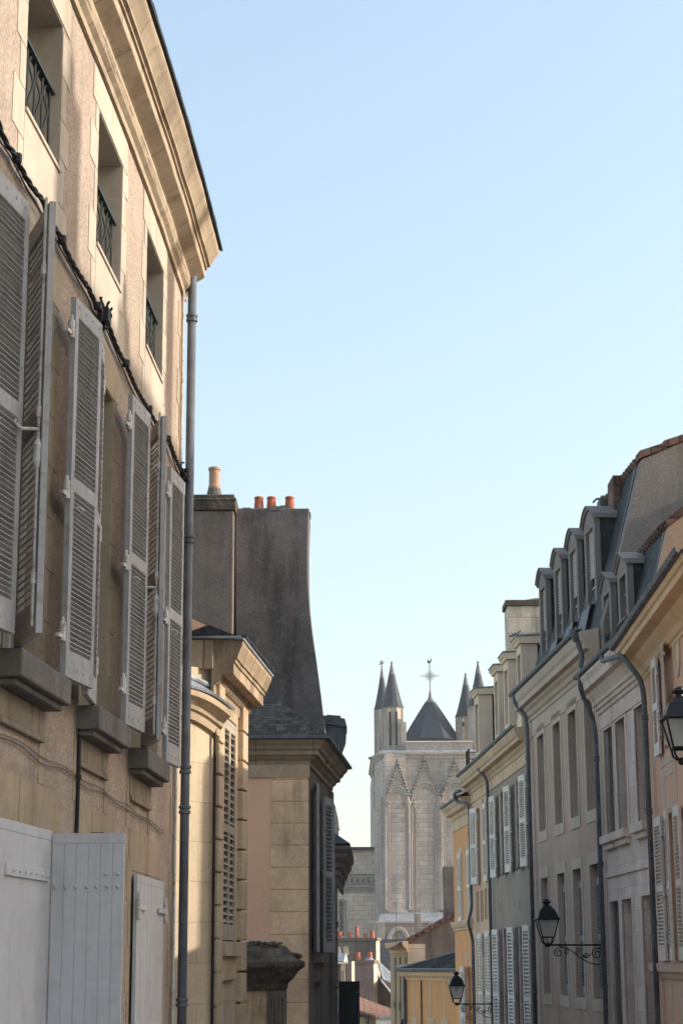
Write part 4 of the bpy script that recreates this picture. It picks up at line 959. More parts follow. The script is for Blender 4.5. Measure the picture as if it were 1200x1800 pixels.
for i in range(n):
    k0 = i/n; k1 = (i+1.15)/n; p = e0+(b-e0)*k0; q = e0+(b-e0)*k1
    j = .02*math.sin(i*2.3)
    tl.prism([p+Vector((0,-.12,-.03+j)), q+Vector((0,-.12,-.06+j)), q+Vector((0,-.12,.03+j)), p+Vector((0,-.12,.09+j))], (0,.4,0))
ro = MB().prism([e0+Vector((0,.2,0)), b+Vector((0,.2,0)), b+Vector((0,.2,.06)), e0+Vector((0,.2,.06))], (0,8,0)).build('roof', m_tile, SH)
tl.build('verge_tiles', m_tile, ro)
Yc = 64; p = at(776,1523,Yc); q = at(800,1610,Yc)
ch = MB().box(p.x, q.x+.1, Yc, Yc+.8, q.z-.6, p.z).build('chimney', m_cement2, SH, bevel=.03, label='rough brown chimney stack with one clay pot')
pot(ch, (at(788,0,Yc).x, Yc+.35, p.z-.03), .36, .13, m_pot)
Yc = 63; p = at(724,1607,Yc); q = at(737,1630,Yc)
ch = MB().box(p.x, q.x, Yc, Yc+.35, q.z-.3, p.z).build('chimney', m_chim_st, SH, bevel=.01, label='small stone chimney with bright metal cowl')
cw = MB(); cx = (p.x+q.x)/2
for k in range(8):
    t0 = math.pi*k/7; cw.obox((cx+.14*math.cos(t0), Yc+.17, p.z+.07+.07*math.sin(t0)), (.035*math.sin(t0)+.008,0,-.03*math.cos(t0)), (0,.2,0), (0,0,.008))
cw.build('cowl', m_sky_alu, ch)
AN = thing('antenna', 'thin rooftop aerial with a long toothed boom above the tiled verge', 'antenna', (0,0,0))
Ya = 62.6; p = at(693,1645,Ya); q = at(693,1587,Ya); AN.location = p
s = MB(); s.tube([p+Vector((0,0,-.3)), q], .012, 6); s.tube([q, q+Vector((-.1,0,-.01))], .012, 6); s.build('mast', m_zinc, AN)
s = MB(); l = at(643,1621,Ya); r = at(694,1621,Ya); s.tube([l, r], .009, 6)
for i in range(22): x = l.x+(r.x-l.x)*i/22; s.tube([(x,Ya-.07,l.z),(x,Ya+.07,l.z)], .005, 5); s.tube([(x,Ya,l.z-.025),(x,Ya,l.z+.025)], .006, 5)
s.build('boom', m_sky_alu, AN)

OH = thing('low_apricot_house', 'low apricot house with slate lean roof closing the bend of the street', 'house', (2.6, 57, ground_z(57)))
p0 = at(709,1720,57.0); p1 = at(797,1704,54.0)
d = Vector((p1.x-p0.x, p1.y-p0.y)).normalized(); FO = Plan((p0.x,p0.y), (d.x,d.y), (d.y,-d.x)); Lw = (Vector((p1.x,p1.y))-Vector((p0.x,p0.y))).length+1.5
zt = at(709,1716,57).z
ops = [(.42,.66,-3.5,zt-1.45,.1),(1.5,1.78,-3.5,zt-1.45,.1),(2.4,2.7,-3.5,zt-1.45,.1)]
wb = MB(); wall(wb, FO, 0, Lw, -7.5, zt, ops); wb.quad(FO.P(0,0,-7.5),FO.P(0,-5,-7.5),FO.P(0,-5,zt),FO.P(0,0,zt)); wb.build('wall', m_r6, OH)
for a_, b_, c_, d_, e_ in ops: window(FO, OH, a_, b_, c_, d_, e_); surround(FO, OH, a_, b_, c_, d_, .06, m_cream, .012, 0, .3)
for u in (.54,1.64,2.55): MB().fbox(FO, u-.045, u+.045, -.02, .01, zt-1.12, zt-.12).build('pilaster_strip', m_cream, OH)
MB().sweep(FO, [-.2,Lw], [(0,zt-.12),(.03,zt-.12),(.05,zt-.06),(.14,zt+.02),(.18,zt+.12),(0,zt+.14)]).build('cornice', m_or_corn, OH)
MB().sweep(FO, [-.25,Lw], [(.16,zt+.13),(.25,zt+.13),(.26,zt+.21),(.16,zt+.22)]).build('gutter', m_zinc, OH)
MB().tube([FO.P(.02,.06,zt), FO.P(.02,.06,-7)], .05, 8).build('downpipe', m_zinc, OH); MB().tube([FO.P(1.08,.03,zt-.1), FO.P(1.08,.03,-7)], .02, 6).build('wire', m_black, OH)
zr = at(797,1648,56).z
rf = MB(); A = FO.P(-.25,.2,zt+.2); B = FO.P(Lw,.2,zt+.2); C_ = FO.P(Lw,-2.6,zr+.35); D_ = FO.P(-.1,-.6,zt+.32)
rf.add([A,B,C_,D_, A-Vector((0,0,.06)), B-Vector((0,0,.06)), C_-Vector((0,0,.06)), D_-Vector((0,0,.06))], [(0,1,2,3),(4,5,6,7),(0,3,7,4),(2,3,7,6)]); ro = rf.build('roof', m_slate_dk, OH)
MB().tube([A+Vector((0,0,.03)), D_+Vector((0,0,.05)), C_+Vector((0,0,.05))], .07, 6).build('lead_ridge', m_zinc, ro)
MB().quad(FO.P(0,-.6,zt),FO.P(Lw,-2.6,zt),FO.P(Lw,-2.6,zr+.3),FO.P(0,-.6,zt+.3)).build('wall', m_cement2, OH)

# ================================================================== roofs low in the gap of the street
def rot_plan(x, y, Y, deg):
    p = at(x, y, Y); return Plan((p.x, p.y), (math.cos(R(deg)), -math.sin(R(deg))), (-math.sin(R(deg)), -math.cos(R(deg))))
def zz(y, Y): return at(600, y, Y).z
m_litcream = M('cream of sunlit chimney flanks', (.56,.46,.33), var=.08, bump=.05)  # sunlight on the far flanks is put into this pale cream
FH = thing('five_pot_house', 'far dark chimney wall carrying a row of five terracotta pots', 'house', (0, 106, ground_z(106)))
Y = 105; F = rot_plan(657, 1700, Y, 14)
ch = MB().fbox(F, -4.2, 0, -.9, 0, -14, zz(1654,Y)).build('chimney', m_cement2, FH)
MB().fbox(F, 0, .004, -.88, -.02, -14, zz(1654,Y)).build('flank_skin', m_litcream, ch)
MB().fbox(F, -4.3, .08, -.98, .08, zz(1654,Y), zz(1648.5,Y)).build('chimney_cap', m_dark_st, ch)
for x, h in ((590,.36),(606.5,.36),(620,.66),(635.5,.26),(647.5,.4)):
    u = (at(x,1650,Y).x-F.o[0])/math.cos(R(14)); c = F.P(u,-.42,zz(1649,Y)); pot(ch, c, h, .115 if h < .5 else .10, m_pot)
HB = MB(); HB.fbox(F, -5, 1.4, -8, -.95, -14, zz(1712,Y)); HB.build('wall', m_mauve, FH)
rf = MB(); A = at(661,1689,104.4); B = at(712,1737,104.4); C_ = at(712,1741,101.2); D_ = at(668.5,1721,101.2)
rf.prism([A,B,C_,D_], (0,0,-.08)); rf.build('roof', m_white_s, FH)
s = MB(); s.prism([at(657,1690,102),at(661,1690,102),at(669,1721,102),at(667,1724,102)], (0,.25,0)); s.build('verge', m_litcream, FH)

TH = thing('two_pot_house', 'far mauve grey chimney wall with two terracotta pots and an edge painted cream as sunlit', 'house', (.5, 96, ground_z(96)))
Y = 96; F = rot_plan(652.5, 1700, Y, 16)
ch = MB().fbox(F, -1.02, 0, -.75, 0, -14, zz(1694,Y)).build('chimney', m_mauve, TH)
MB().fbox(F, 0, .004, -.73, -.02, -14, zz(1694,Y)).build('flank_skin', m_litcream, ch)
MB().fbox(F, -1.02, -1.016, -.7, -.02, -14, zz(1694,Y)).build('flank_skin', m_mauve, ch)
MB().fbox(F, -1.04, .06, -.8, .05, zz(1694,Y), zz(1688,Y)).build('chimney_cap', m_dark_st, ch)
for x, h in ((622,.40),(643,.40)):
    u = (at(x,1690,Y).x-F.o[0])/math.cos(R(16)); c = F.P(u,-.36,zz(1688.5,Y)); pot(ch, c, h, .11, m_pot)
s = MB(); c = F.P(-.3,-.36,zz(1688.5,Y)); s.lathe(c, [(.3,0),(.16,.08),(.12,.16)], 8); s.build('mortar_bed', m_lead, ch)
w2 = MB(); w2.prism([at(654,1698,97),at(664,1722,97),at(700,1765,97),at(700,1815,97),at(560,1815,97),at(560,1740,97),at(640,1740,97)], (0,5,0)); w2.build('wall', m_cement2, TH)
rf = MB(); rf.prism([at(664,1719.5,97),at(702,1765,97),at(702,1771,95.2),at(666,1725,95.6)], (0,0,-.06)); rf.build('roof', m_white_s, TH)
DG = thing('cream_dormer_house', 'pale house with small cream gabled dormer left of the two pots', 'house', (-.4, 92, ground_z(92)))
Y = 92; F = rot_plan(614, 1700, Y, 16)
s = MB().fbox(F, -1.6, 0, -.5, 0, -14, zz(1692,Y)); s.build('wall', m_r3_gable, DG)
MB().fbox(F, 0, .004, -.48, -.02, -14, zz(1690,Y)).build('flank_skin', m_litcream, DG)
a = at(585,1690,90); b = at(603,1690,90); c = at(604,1676,90)
d_ = MB().box(a.x-.2, at(595,0,90).x, 90, 91.5, -6, zz(1693,90)).build('dormer', m_mauve, DG)
p1 = at(595,1727,89.9); p2 = at(602.5,1693,89.9); MB().box(p1.x, p2.x, 89.8, 91.4, -6, p2.z).build('pilaster', m_litcream, d_)
MB().box(p1.x+.05, p2.x-.06, 89.77, 89.83, -6, at(0,1706,89.9).z).build('panel', m_r3_gable, d_)
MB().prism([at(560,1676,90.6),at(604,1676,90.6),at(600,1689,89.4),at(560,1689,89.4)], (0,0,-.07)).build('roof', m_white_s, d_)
MB().prism([at(604,1675,90.6),at(607,1688,90.6),at(607,1691.5,89.3),at(600,1691.5,89.3)], (0,.1,0)).build('verge', m_white_w, d_)
MB().box(a.x-.2, b.x+.15, 89.25, 89.5, at(0,1694,89.4).z, at(0,1691,89.4).z).build('cornice', m_white_w, d_)
for x in (592.5, 605.5):
    p = at(x,1676,93); MB().box(p.x-.16, p.x+.02, 93, 93.6, -6, at(0,1664,93).z).build('chimney', m_rust, DG); MB().prism([at(x,1664,92.98),at(x+1.4,1664,92.98),at(x+4,1678,92.98),at(x+.3,1678,92.98)], (0,.5,0)).build('verge', m_white_w, DG)
WT = thing('tiled_shed', 'low building with mossy clay tile roof above a white washed wall', 'shed', (1.5, 84, ground_z(84)))
Y = 84
rf = MB(); rf.prism([at(600,1741,90),at(655,1763,90),at(704,1781,90),at(704,1789,85),at(656,1785.5,84),at(600,1767,84)], (0,0,-.1)); rf.build('roof', m_tile, WT)
s = MB(); a = at(656,1786,84.2); b = at(704,1784,84.2); s.box(a.x, b.x, 84.2, 90, -12, a.z-.06); s.build('wall', m_white_w, WT, label='white washed wall in sunlight')
MB().box(a.x-.03, b.x, 84.12, 84.2, a.z-.12, a.z-.02).build('gutter', m_lead, WT)
s = MB(); c = at(600,1783,84.6); s.box(c.x-1, a.x-.004, 84.6, 90, -12, c.z); s.build('wall', m_rust, WT, label='tan wall in shade')
s = MB(); g = at(641,1790,84.5); s.tube([(g.x,84.5,c.z),(g.x,84.5,-8)], .07, 8); s.box(c.x-1, a.x-.01, 84.42, 84.6, c.z-.1, c.z+.05); s.build('gutter', m_zinc, WT)
WS = thing('white_house', 'sliver of sunlit white wall seen left of the black panel', 'house', (-.4, 88, ground_z(88)))
MB().box(at(570,0,88).x, at(597,0,88).x, 88, 89.5, -12, at(0,1731,88).z).build('wall', m_white_w, WS)
MB().box(at(570,0,88).x, at(597.5,0,88).x, 87.95, 89.5, at(0,1731,88).z, at(0,1729,88).z).build('coping', m_lead, WS)
DS = thing('slate_house', 'dark slate roofed house below the cathedral, behind the bright slate slope', 'house', (3, 124, ground_z(124)))
Y = 122
MB().prism([at(658,1652,126),at(720,1650,126),at(720,1740,121),at(655,1740,121)], (0,0,-.1)).build('roof', m_slate, DS)
MB().box(at(655,0,121).x, at(760,0,121).x, 121.2, 127, -14, at(0,1741,121).z-.1).build('wall', m_r3_gable, DS)
MB().box(at(684,0,119).x, at(692,0,119).x, 119.5, 121.2, at(0,1700,119.5).z, at(0,1680,119.5).z).build('roof_window', m_lead, DS)

# ================================================================== the cathedral
Y = 180.0
CT = thing('cathedral', 'gothic stone cathedral end with blind arches, slate pyramid roof and paired conical turrets', 'cathedral', (8, 190, ground_z(180)))
def X(x, YY=Y): return at(x, 1690, YY).x
def Z(y, YY=Y): return at(600, y, YY).z
body = MB()
xl, xa_, xr_ = X(657,184), X(671), X(868)
zt = Z(1326)
pl = [(xl,184.0),(xa_,180),(xr_,180),(xr_+1,184.5),(xr_+1,214),(xl,214)]
n = len(pl); body.add([(x,y,-15) for x, y in pl]+[(x,y,zt) for x, y in pl], [(i,(i+1)%n,(i+1)%n+n,i+n) for i in range(n)]+[tuple(range(n,2*n))])
body.build('wall', m_cath, CT)
tb = MB(); tb.prism([(X(657.5,183.6),183.6,-15),(X(671.5),179.9,-15),(X(676),179.55,-15),(X(713),179.75,-15),(X(715),180.6,-15),(X(700),184,-15)], (0,0,zt+15)); tb.build('corner_buttress', m_cath, CT)
pp = MB(); sweep_path(pp, [(xl,200),(xl,184.0),(xa_,180),(xr_,180),(xr_+1,184.5)], [(0,zt-.5),(.12,zt-.45),(.2,zt-.2),(.36,zt-.05),(.38,zt+.12),(.15,zt+.3),(0,zt+.32)], 1); pp.build('string_course', m_cath_trim, CT)
pp = MB(); sweep_path(pp, [(xl,200),(xl,184.0),(xa_,180),(xr_,180)], [(.1,zt+.31),(.34,zt+.13),(.35,zt+.15),(.1,zt+.36)], 1); pp.build('lead_flashing', m_lead, CT)
par = MB(); par.box(X(714), X(835), 180.3, 196, zt, Z(1304)); par.build('parapet', m_cath_trim, CT)
MB().box(X(713), X(836), 180.2, 180.3, Z(1305), Z(1302.5)).build('coping', m_white_w, CT)
# pyramid roof
cx = X(759,187); py = MB(); k = .0551
py.lathe((cx,187,0), [(57*k,Z(1304,187)),(54*k,Z(1300,187)),(41*k,Z(1280,187)),(24*k,Z(1255,187)),(10.5*k,Z(1236,187))], 8, R(22.5)); py.build('roof', m_cath_slate, CT)
py = MB(); py.lathe((cx,187,0), [(10.9*k,Z(1237,187)),(5*k,Z(1230,187)),(2.6*k,Z(1223,187)),(2.4*k,Z(1219,187)),(1.2*k,Z(1215,187)),(.2*k,Z(1213,187))], 8, R(22.5)); py.build('lead_cap', m_zinc, CT)
wv = MB(); m0 = Vector((cx,187,Z(1189,187)))
wv.tube([(cx,187,Z(1216,187)),(cx,187,Z(1166,187))], .05, 6); wv.tube([m0+Vector((-.95,0,0)), m0+Vector((.95,0,0))], .035, 6)
for i in range(24):
    t0 = 2*math.pi*i/24; r1 = .62 if i % 2 else .5; v = Vector((math.cos(t0),0,math.sin(t0))); wv.tube([m0+v*.24, m0+v*r1], .016, 4)
wv.tube([m0+Vector((.2*math.cos(2*math.pi*i/16),0,.2*math.sin(2*math.pi*i/16))) for i in range(17)], .03, 5); wv.lathe(m0+Vector((0,0,-.09)), [(.02,0),(.09,.05),(.09,.12),(.02,.18)], 8)
vane = wv.build('sunburst_cross', m_iron, CT)
rk = MB(); r0 = Vector((cx,187,Z(1166,187)))
prf = [(-.2,.0),(-.24,.18),(-.2,.38),(-.13,.28),(-.05,.18),(.05,.2),(.1,.34),(.1,.48),(.2,.5),(.16,.4),(.2,.2),(.12,.05),(.03,-.02),(-.1,-.05)]
rk.prism([r0+Vector((a*1.0,-.04,b)) for a, b in prf], (0,.08,0)); rk.build('weathercock', m_iron, vane)
# turrets
def turret(cxp, cyp, rpx, yb, yt, apexx, apexy, YY, slits=(), band=None):
    k = YY/3393*1.0
    c = X(cxp, YY); d = MB().lathe((c,YY,0), [(rpx*k,Z(yb,YY)),(rpx*k,Z(yt,YY)-.0),(rpx*k*1.06,Z(yt-1,YY)),(rpx*k*1.06,Z(yt-3,YY))], 8, R(22.5)).build('turret', m_cath_trim, CT)
    ax = X(apexx, YY); hh = Z(apexy, YY)-Z(yt-2, YY); zb_ = Z(yt-2, YY)
    cn = MB(); R0 = rpx*k*1.12
    cn.lathe((c,YY,0), [(R0,zb_),(R0*.86,zb_+hh*.08),(R0*.68,zb_+hh*.25),(R0*.42,zb_+hh*.53),(R0*.26,zb_+hh*.74)], 12)
    cn.build('spire', m_cath_slate, d)
    cn = MB(); cn.lathe((c,YY,0), [(R0*.27,zb_+hh*.73),(R0*.12,zb_+hh*.92),(R0*.06,zb_+hh*.98),(R0*.1,zb_+hh*.985),(R0*.12,zb_+hh*1.0),(R0*.05,zb_+hh*1.02)], 10); cn.build('lead_tip', m_zinc, d)
    for sx, y0, y1 in slits:
        p = X(sx, YY-rpx*k); s = MB().box(p-.1, p+.1, YY-rpx*k*1.0-.05, YY-rpx*k*.9+.3, Z(y1,YY), Z(y0,YY)); s.build('slit', m_black, d)
    rb = MB()
    for i in range(8):
        t0 = R(22.5+45*i); v = Vector((math.cos(t0), math.sin(t0), 0))*rpx*k
        rb.tube([(c+v.x, YY+v.y, Z(yb,YY)), (c+v.x, YY+v.y, Z(yt,YY))], .13, 6)
    rb.build('shafts', m_cath_trim, d)
    return d
turret(690,0,19.5,1327,1247,689.5,1165,182.5,((686,1254,1313),(697.5,1254,1313)))
turret(672,0,14,1327,1250,676.5,1172,187)
turret(824,0,19,1327,1264,819,1186,186,((818,1272,1280),))
turret(847,0,19,1327,1246,842,1165,183)
s = MB(); s.box(X(706), X(715.5), 180.6, 185, zt, Z(1268)); s.box(X(700), X(708), 180.9, 185, zt, Z(1262)); s.build('buttress', m_cath_trim, CT)
# string of gables and pointed arches
def parch(x0, x1, ys, xap, yap):
    """pointed arch polyline, pixel coordinates on the wall"""
    pts = []
    for i in range(13):
        t = i/12; pts.append((x0+(xap-x0)*(1-math.cos(t*math.pi/2))**.9, ys+(yap-ys)*math.sin(t*math.pi/2)))
    for i in range(11, -1, -1):
        t = i/12; pts.append((x1+(xap-x1)*(1-math.cos(t*math.pi/2))**.9, ys+(yap-ys)*math.sin(t*math.pi/2)))
    return pts
def W(x, y, off): return at(x, y, Y-off-(.42 if 674 < x < 717.5 else 0))
for x0, x1, xap, yap, gx, gy, fx0, fx1 in ((675,716,696,1383,697,1346,679,714),(720,771,744,1376,743.5,1339,722,767),(774,824,798,1376,797,1343,776,820)):
    o = MB()
    for ins, off, r in ((0,.10,.115),(3.0,.07,.09),(5.4,.03,.08)):
        p = [W(x,y,off) for x, y in [(x0+ins,1600)]+parch(x0+ins,x1-ins,1413,xap,yap+ins*1.6)+[(x1-ins,1600)]]
        o.tube(p, r, 6)
    for xx in (x0+1.5, x1-1.5, x0+5, x1-5):
        c = W(xx,1413,.1); o.lathe(c+Vector((0,0,-.35)), [(.12,0),(.16,.2),(.3,.42),(.3,.5)], 8)
    ar = o.build('blind_arch', m_cath_trim, CT)
    g = MB(); A = [(fx0-1.2,1399),(gx,gy-2),(fx1+1.2,1399),(fx1-1.6,1399),(gx,gy+9),(fx0+1.6,1399)]
    g.prism([W(x,y,.12) for x, y in A], (0,.2,0)); 
    g.box(X(gx)-.14, X(gx)+.14, 179.84, 180, Z(gy-2), Z(gy-8)); g.build('gablet', m_cath_trim, ar)
    cr = MB(); rnd = random.Random(int(gx))
    for sd in (fx0, fx1):
        for i in range(11):
            t0 = i/10; x = sd+(gx-sd)*t0+(-1.6 if sd < gx else 1.6); y = 1399+(gy-1399)*t0-1
            c = W(x+rnd.uniform(-.5,.5), y, .2); r = rnd.uniform(.13,.21); cr.lathe(c-Vector((0,0,r*.6)), [(r*.4,0),(r,r*.5),(r*.6,r*1.2),(r*.1,r*1.5)], 6, rnd.random())
    for i in range(4): c = W(gx,gy-3-i*2.2,.2); r = .26-.04*i; cr.lathe(c-Vector((0,0,r*.6)), [(r*.4,0),(r,r*.5),(r*.6,r*1.2),(r*.1,r*1.5)], 6)
    cr.build('crockets', m_cath_dark, ar)
s = MB()
s.box(X(713.5), X(719), 179.82, 180, -12, Z(1395)); s.box(X(771), X(773.5), 179.85, 180, -12, Z(1395)); s.box(X(824), X(829), 179.82, 180, -12, Z(1395))
s.build('buttress', m_cath_dark, CT)
s = MB()
for x in (668,671.5,674,680,728,762,766,779): s.tube([W(x,1605,.06), W(x,1400 if x < 676 else 1415,.06)], .085, 6)
for x, yy in ((659,184),(663,182.6),(666.5,181.2)): s.tube([at(x,1605,yy), at(x,1345,yy)], .12, 6)
s.build('shafts', m_cath_trim, CT)
cr = MB(); rnd = random.Random(8)
for i in range(26):
    y = 1338+i*3.4; c = at(656.2+rnd.uniform(-.5,.6), y, 184.2); r = rnd.uniform(.12,.22); cr.lathe(c-Vector((0,0,r*.6)), [(r*.4,0),(r,r*.5),(r*.6,r*1.2),(r*.1,r*1.5)], 6, rnd.random())
cr.build('crockets', m_cath_dark, CT)
g = MB(); g.tube([at(660,1334,184),at(653,1334,184),at(648,1332.5,184),at(645,1334,184)], [.28,.22,.17,.08], 6); g.build('gargoyle', m_cath_dark, CT)
# lower projecting part with lead roof
s = MB(); s.prism([W(661,1620,4),W(800,1620,4),W(800,1604,.0),W(665,1604,.0)], (0,0,-.15)); s.build('lean_roof', m_lead, CT)
s = MB(); s.box(X(659,176), X(800,176), 176.3, 180, -15, Z(1621.5,176)); s.build('apse_wall', m_cath, CT)
s = MB()
for ins in (0, 3): s.tube([at(x,y,176.1-.05) for x, y in [(678+ins,1720)]+[(696-(18-ins)*math.cos(math.pi*i/16), 1655-(24-ins)*math.sin(math.pi*i/16)) for i in range(17)]+[(714-ins,1720)]], .16, 6)
for x in (661,664.5,668,671): s.tube([at(x,1720,176.1), at(x,1622,176.1)], .11, 6)
s.build('blind_arch', m_cath_trim, CT)
MB().box(X(658,176), X(800,176), 175.9, 176.4, Z(1623.5,176), Z(1620,176)).build('string_course', m_cath_trim, CT)
# flank of the nave
YN = 187
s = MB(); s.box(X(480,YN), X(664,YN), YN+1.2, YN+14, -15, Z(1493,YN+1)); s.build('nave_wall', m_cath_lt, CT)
MB().box(X(480,YN), X(664,YN), YN+1.1, YN+1.25, Z(1560,YN), Z(1536,YN)).build('dark_band', m_cath_dark, CT)  # plain darker strip on the nave wall behind the balustrade
s = MB(); s.box(X(480,YN), X(664,YN), YN+.8, YN+14, Z(1494,YN), Z(1488,YN)); s.build('nave_roof', m_cath_slate, CT)
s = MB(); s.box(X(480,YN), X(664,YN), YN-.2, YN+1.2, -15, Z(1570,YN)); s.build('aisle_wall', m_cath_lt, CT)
s = MB(); s.box(X(480,YN), X(664,YN), YN-.45, YN+1.0, Z(1560,YN), Z(1556,YN)); s.box(X(480,YN), X(664,YN), YN-.3, YN+1.1, Z(1570,YN), Z(1560,YN)); s.box(X(480,YN), X(664,YN), YN-.35, YN-.1, Z(1542,YN), Z(1539.5,YN))
for i in range(30): x = 585+i*2.7; s.box(X(x,YN), X(x+1.3,YN), YN-.42, YN-.3, Z(1566,YN), Z(1560,YN))
s.build('corbel_table', m_cath_trim, CT)
s = MB(); x = 540.0
while x < 662:
    a, b, c, d = at(x,1548,YN-.22), at(x+5,1542,YN-.22), at(x+10,1548,YN-.22), at(x+5,1555.5,YN-.22)
    s.tube([a,b,c,d,a], .1, 5); s.tube([a+Vector((0,0,.38)), a-Vector((0,0,.4))], .09, 5); x += 10
s.build('balustrade', m_cath_trim, CT)
s = MB(); c0_ = 597
pts_ = [(c0_-4,1645),(c0_-4,1590)]+[(c0_-4*math.cos(math.pi*i/8),1590-7*math.sin(math.pi*i/8)) for i in range(1,8)]+[(c0_+4,1590),(c0_+4,1645)]
s.prism([at(x,y,YN-.21) for x, y in pts_], (0,.05,0)); win = s.build('window', m_glass, CT)
MB().tube([at(c0_+(x-c0_)*1.35, y-(2 if y < 1590 else 0), YN-.22) for x, y in pts_], .14, 6).build('frame', m_cath_trim, win)
s = MB(); rnd = random.Random(1)
for i in range(14):
    c = at(597+rnd.uniform(-3,3), 1585+i*4.2, YN-.24); s.lathe(c, [(.02,-.12),(.1,0),(.02,.12)], 6)
s.build('tracery', m_cath_dark, win)
pn = MB(); pc = at(583,1456,192); pn.lathe((pc.x,192,0), [(.55,Z(1470,192)),(.5,Z(1440,192)),(.3,Z(1425,192)),(.16,Z(1416,192)),(.02,Z(1412,192))], 8)
for i in range(16):
    y = 1458-i*2.6; r = .56-.026*i; 
    for a in (.1,2.2,4.2): pn.lathe((pc.x+r*math.cos(a+i),192+r*math.sin(a+i),Z(y,192)), [(.05,-.1),(.13,0),(.04,.12)], 5)
pn.build('pinnacle', m_cath_trim, CT)

# ================================================================== street lamps
def make_lamp():
    o = thing('street_lamp', '', 'street lamp', (0,0,0), 'street lamps on scrolled wall brackets')
    q = math.sqrt(2)
    g = MB(); g.lathe((0,0,0), [(.092*q,.135),(.158*q,.405)], 4, R(45)); g.build('glass', m_lamp_glass, o, local=True)
    f = MB()
    for a in range(4):
        t0 = R(45+90*a); v = Vector((math.cos(t0), math.sin(t0), 0)); f.tube([v*.097*q+Vector((0,0,.12)), v*.165*q+Vector((0,0,.415))], .011, 6)
        v2 = Vector((math.cos(t0+R(90)), math.sin(t0+R(90)), 0)); f.tube([v*.097*q+Vector((0,0,.125)), v2*.097*q+Vector((0,0,.125))], .013, 6)
        f.tube([v*.09*q+Vector((0,0,.125)), v*.085*q+Vector((0,0,.06)), v*.05*q+Vector((0,0,.02)), Vector((0,0,.0))], .011, 6)
    f.lathe((0,0,0), [(.03,-.035),(.045,-.02),(.045,.02),(.028,.035)], 10)
    f.build('frame', m_black, o, local=True)
    c = MB(); c.lathe((0,0,0), [(.175*q,.40),(.192*q,.41),(.192*q,.425),(.165*q,.44),(.135*q,.53),(.125*q,.535),(.12*q,.565),(.10*q,.575),(.07*q,.615),(.035*q,.635)], 4, R(45))
    c.lathe((0,0,0), [(.045,.63),(.04,.655),(.075,.675),(.08,.69),(.055,.70),(.05,.715),(.02,.735)], 10); c.build('cap', m_black, o, local=True)
    b = MB(); b.lathe((0,0,0), [(.02,.28),(.035,.30),(.04,.36),(.02,.40)], 10); b.build('bulb', m_wood, o, local=True)
    s = MB(); ax, az = Vector((1,0,0)), Vector((0,0,1)); L = .92
    s.tube([(0,0,0),(L,0,0)], .015, 8)
    s.tube([Vector((L-.01,0,.12)), Vector((L-.01,0,-.34))], .016, 6)
    for x in (.2,.78): s.lathe((x,0,-.022), [(.02,0),(.024,.02),(.02,.044)], 8)
    P = curl((.17,0,-.12), ax, az, .075, 1.6, R(60), 1)
    S = [Vector((.92,0,-.30)), Vector((.80,0,-.315)), Vector((.66,0,-.28)), Vector((.52,0,-.2)), Vector((.40,0,-.10)), Vector((.30,0,-.04)), Vector((.2,0,-.035))]
    s.tube(S+P, .0095, 6)
    s.tube([Vector((.92,0,-.05))]+curl((.80,0,-.14), ax, az, .095, 1.7, R(20), 1), .0095, 6)
    s.tube(curl((.50,0,-.085), ax, az, .055, 1.4, R(-60), -1), .0085, 6)
    s.tube([Vector((.70,0,-.14)), Vector((.64,0,-.2)), Vector((.55,0,-.15))], .0085, 6)
    s.tube(curl((.62,0,-.16), ax, az, .05, 1.3, R(200), 1), .0085, 6)
    s.tube(curl((.30,0,-.11), ax, az, .04, 1.2, R(100), -1), .0085, 6)
    s.build('bracket', m_black, o, local=True)
    return o
def copy_tree(o, parent=None):
    c = o.copy(); COL.objects.link(c)
    if parent: c.parent = parent
    for ch in list(o.children): copy_tree(ch, c)
    return c
lamp = make_lamp()
kids = list(lamp.children)
def put_lamp(o, x, y, YY, F, label, sc=1.0):
    p = at(x, y, YY); o.location = p; t, n = F.dirs(0); v = -n; o.rotation_euler = (0, 0, math.atan2(v.y, v.x)); o['label'] = label; o.scale = (sc, sc, sc)
def lamp_copy():
    c = lamp.copy(); COL.objects.link(c)
    for k in kids:
        d = k.copy(); COL.objects.link(d); d.parent = c
    return c
lamp2 = lamp_copy(); lamp3 = lamp_copy(); lamp4 = lamp_copy()
put_lamp(lamp, 958, 1663, 31.3, R3, 'wall lantern on scrolled bracket in front of the long mauve beige house')
put_lamp(lamp2, 1197, 1341, 18.4, R1, 'large near wall lantern cut by the right edge of the picture')
put_lamp(lamp3, 798, 1766, 44.6, R5, 'smaller wall lantern in front of the ochre house', 1.0)
put_lamp(lamp4, 703, 1830, 58.0, R6, 'lantern of which only the finial shows at the bottom, before the stone house', .85)

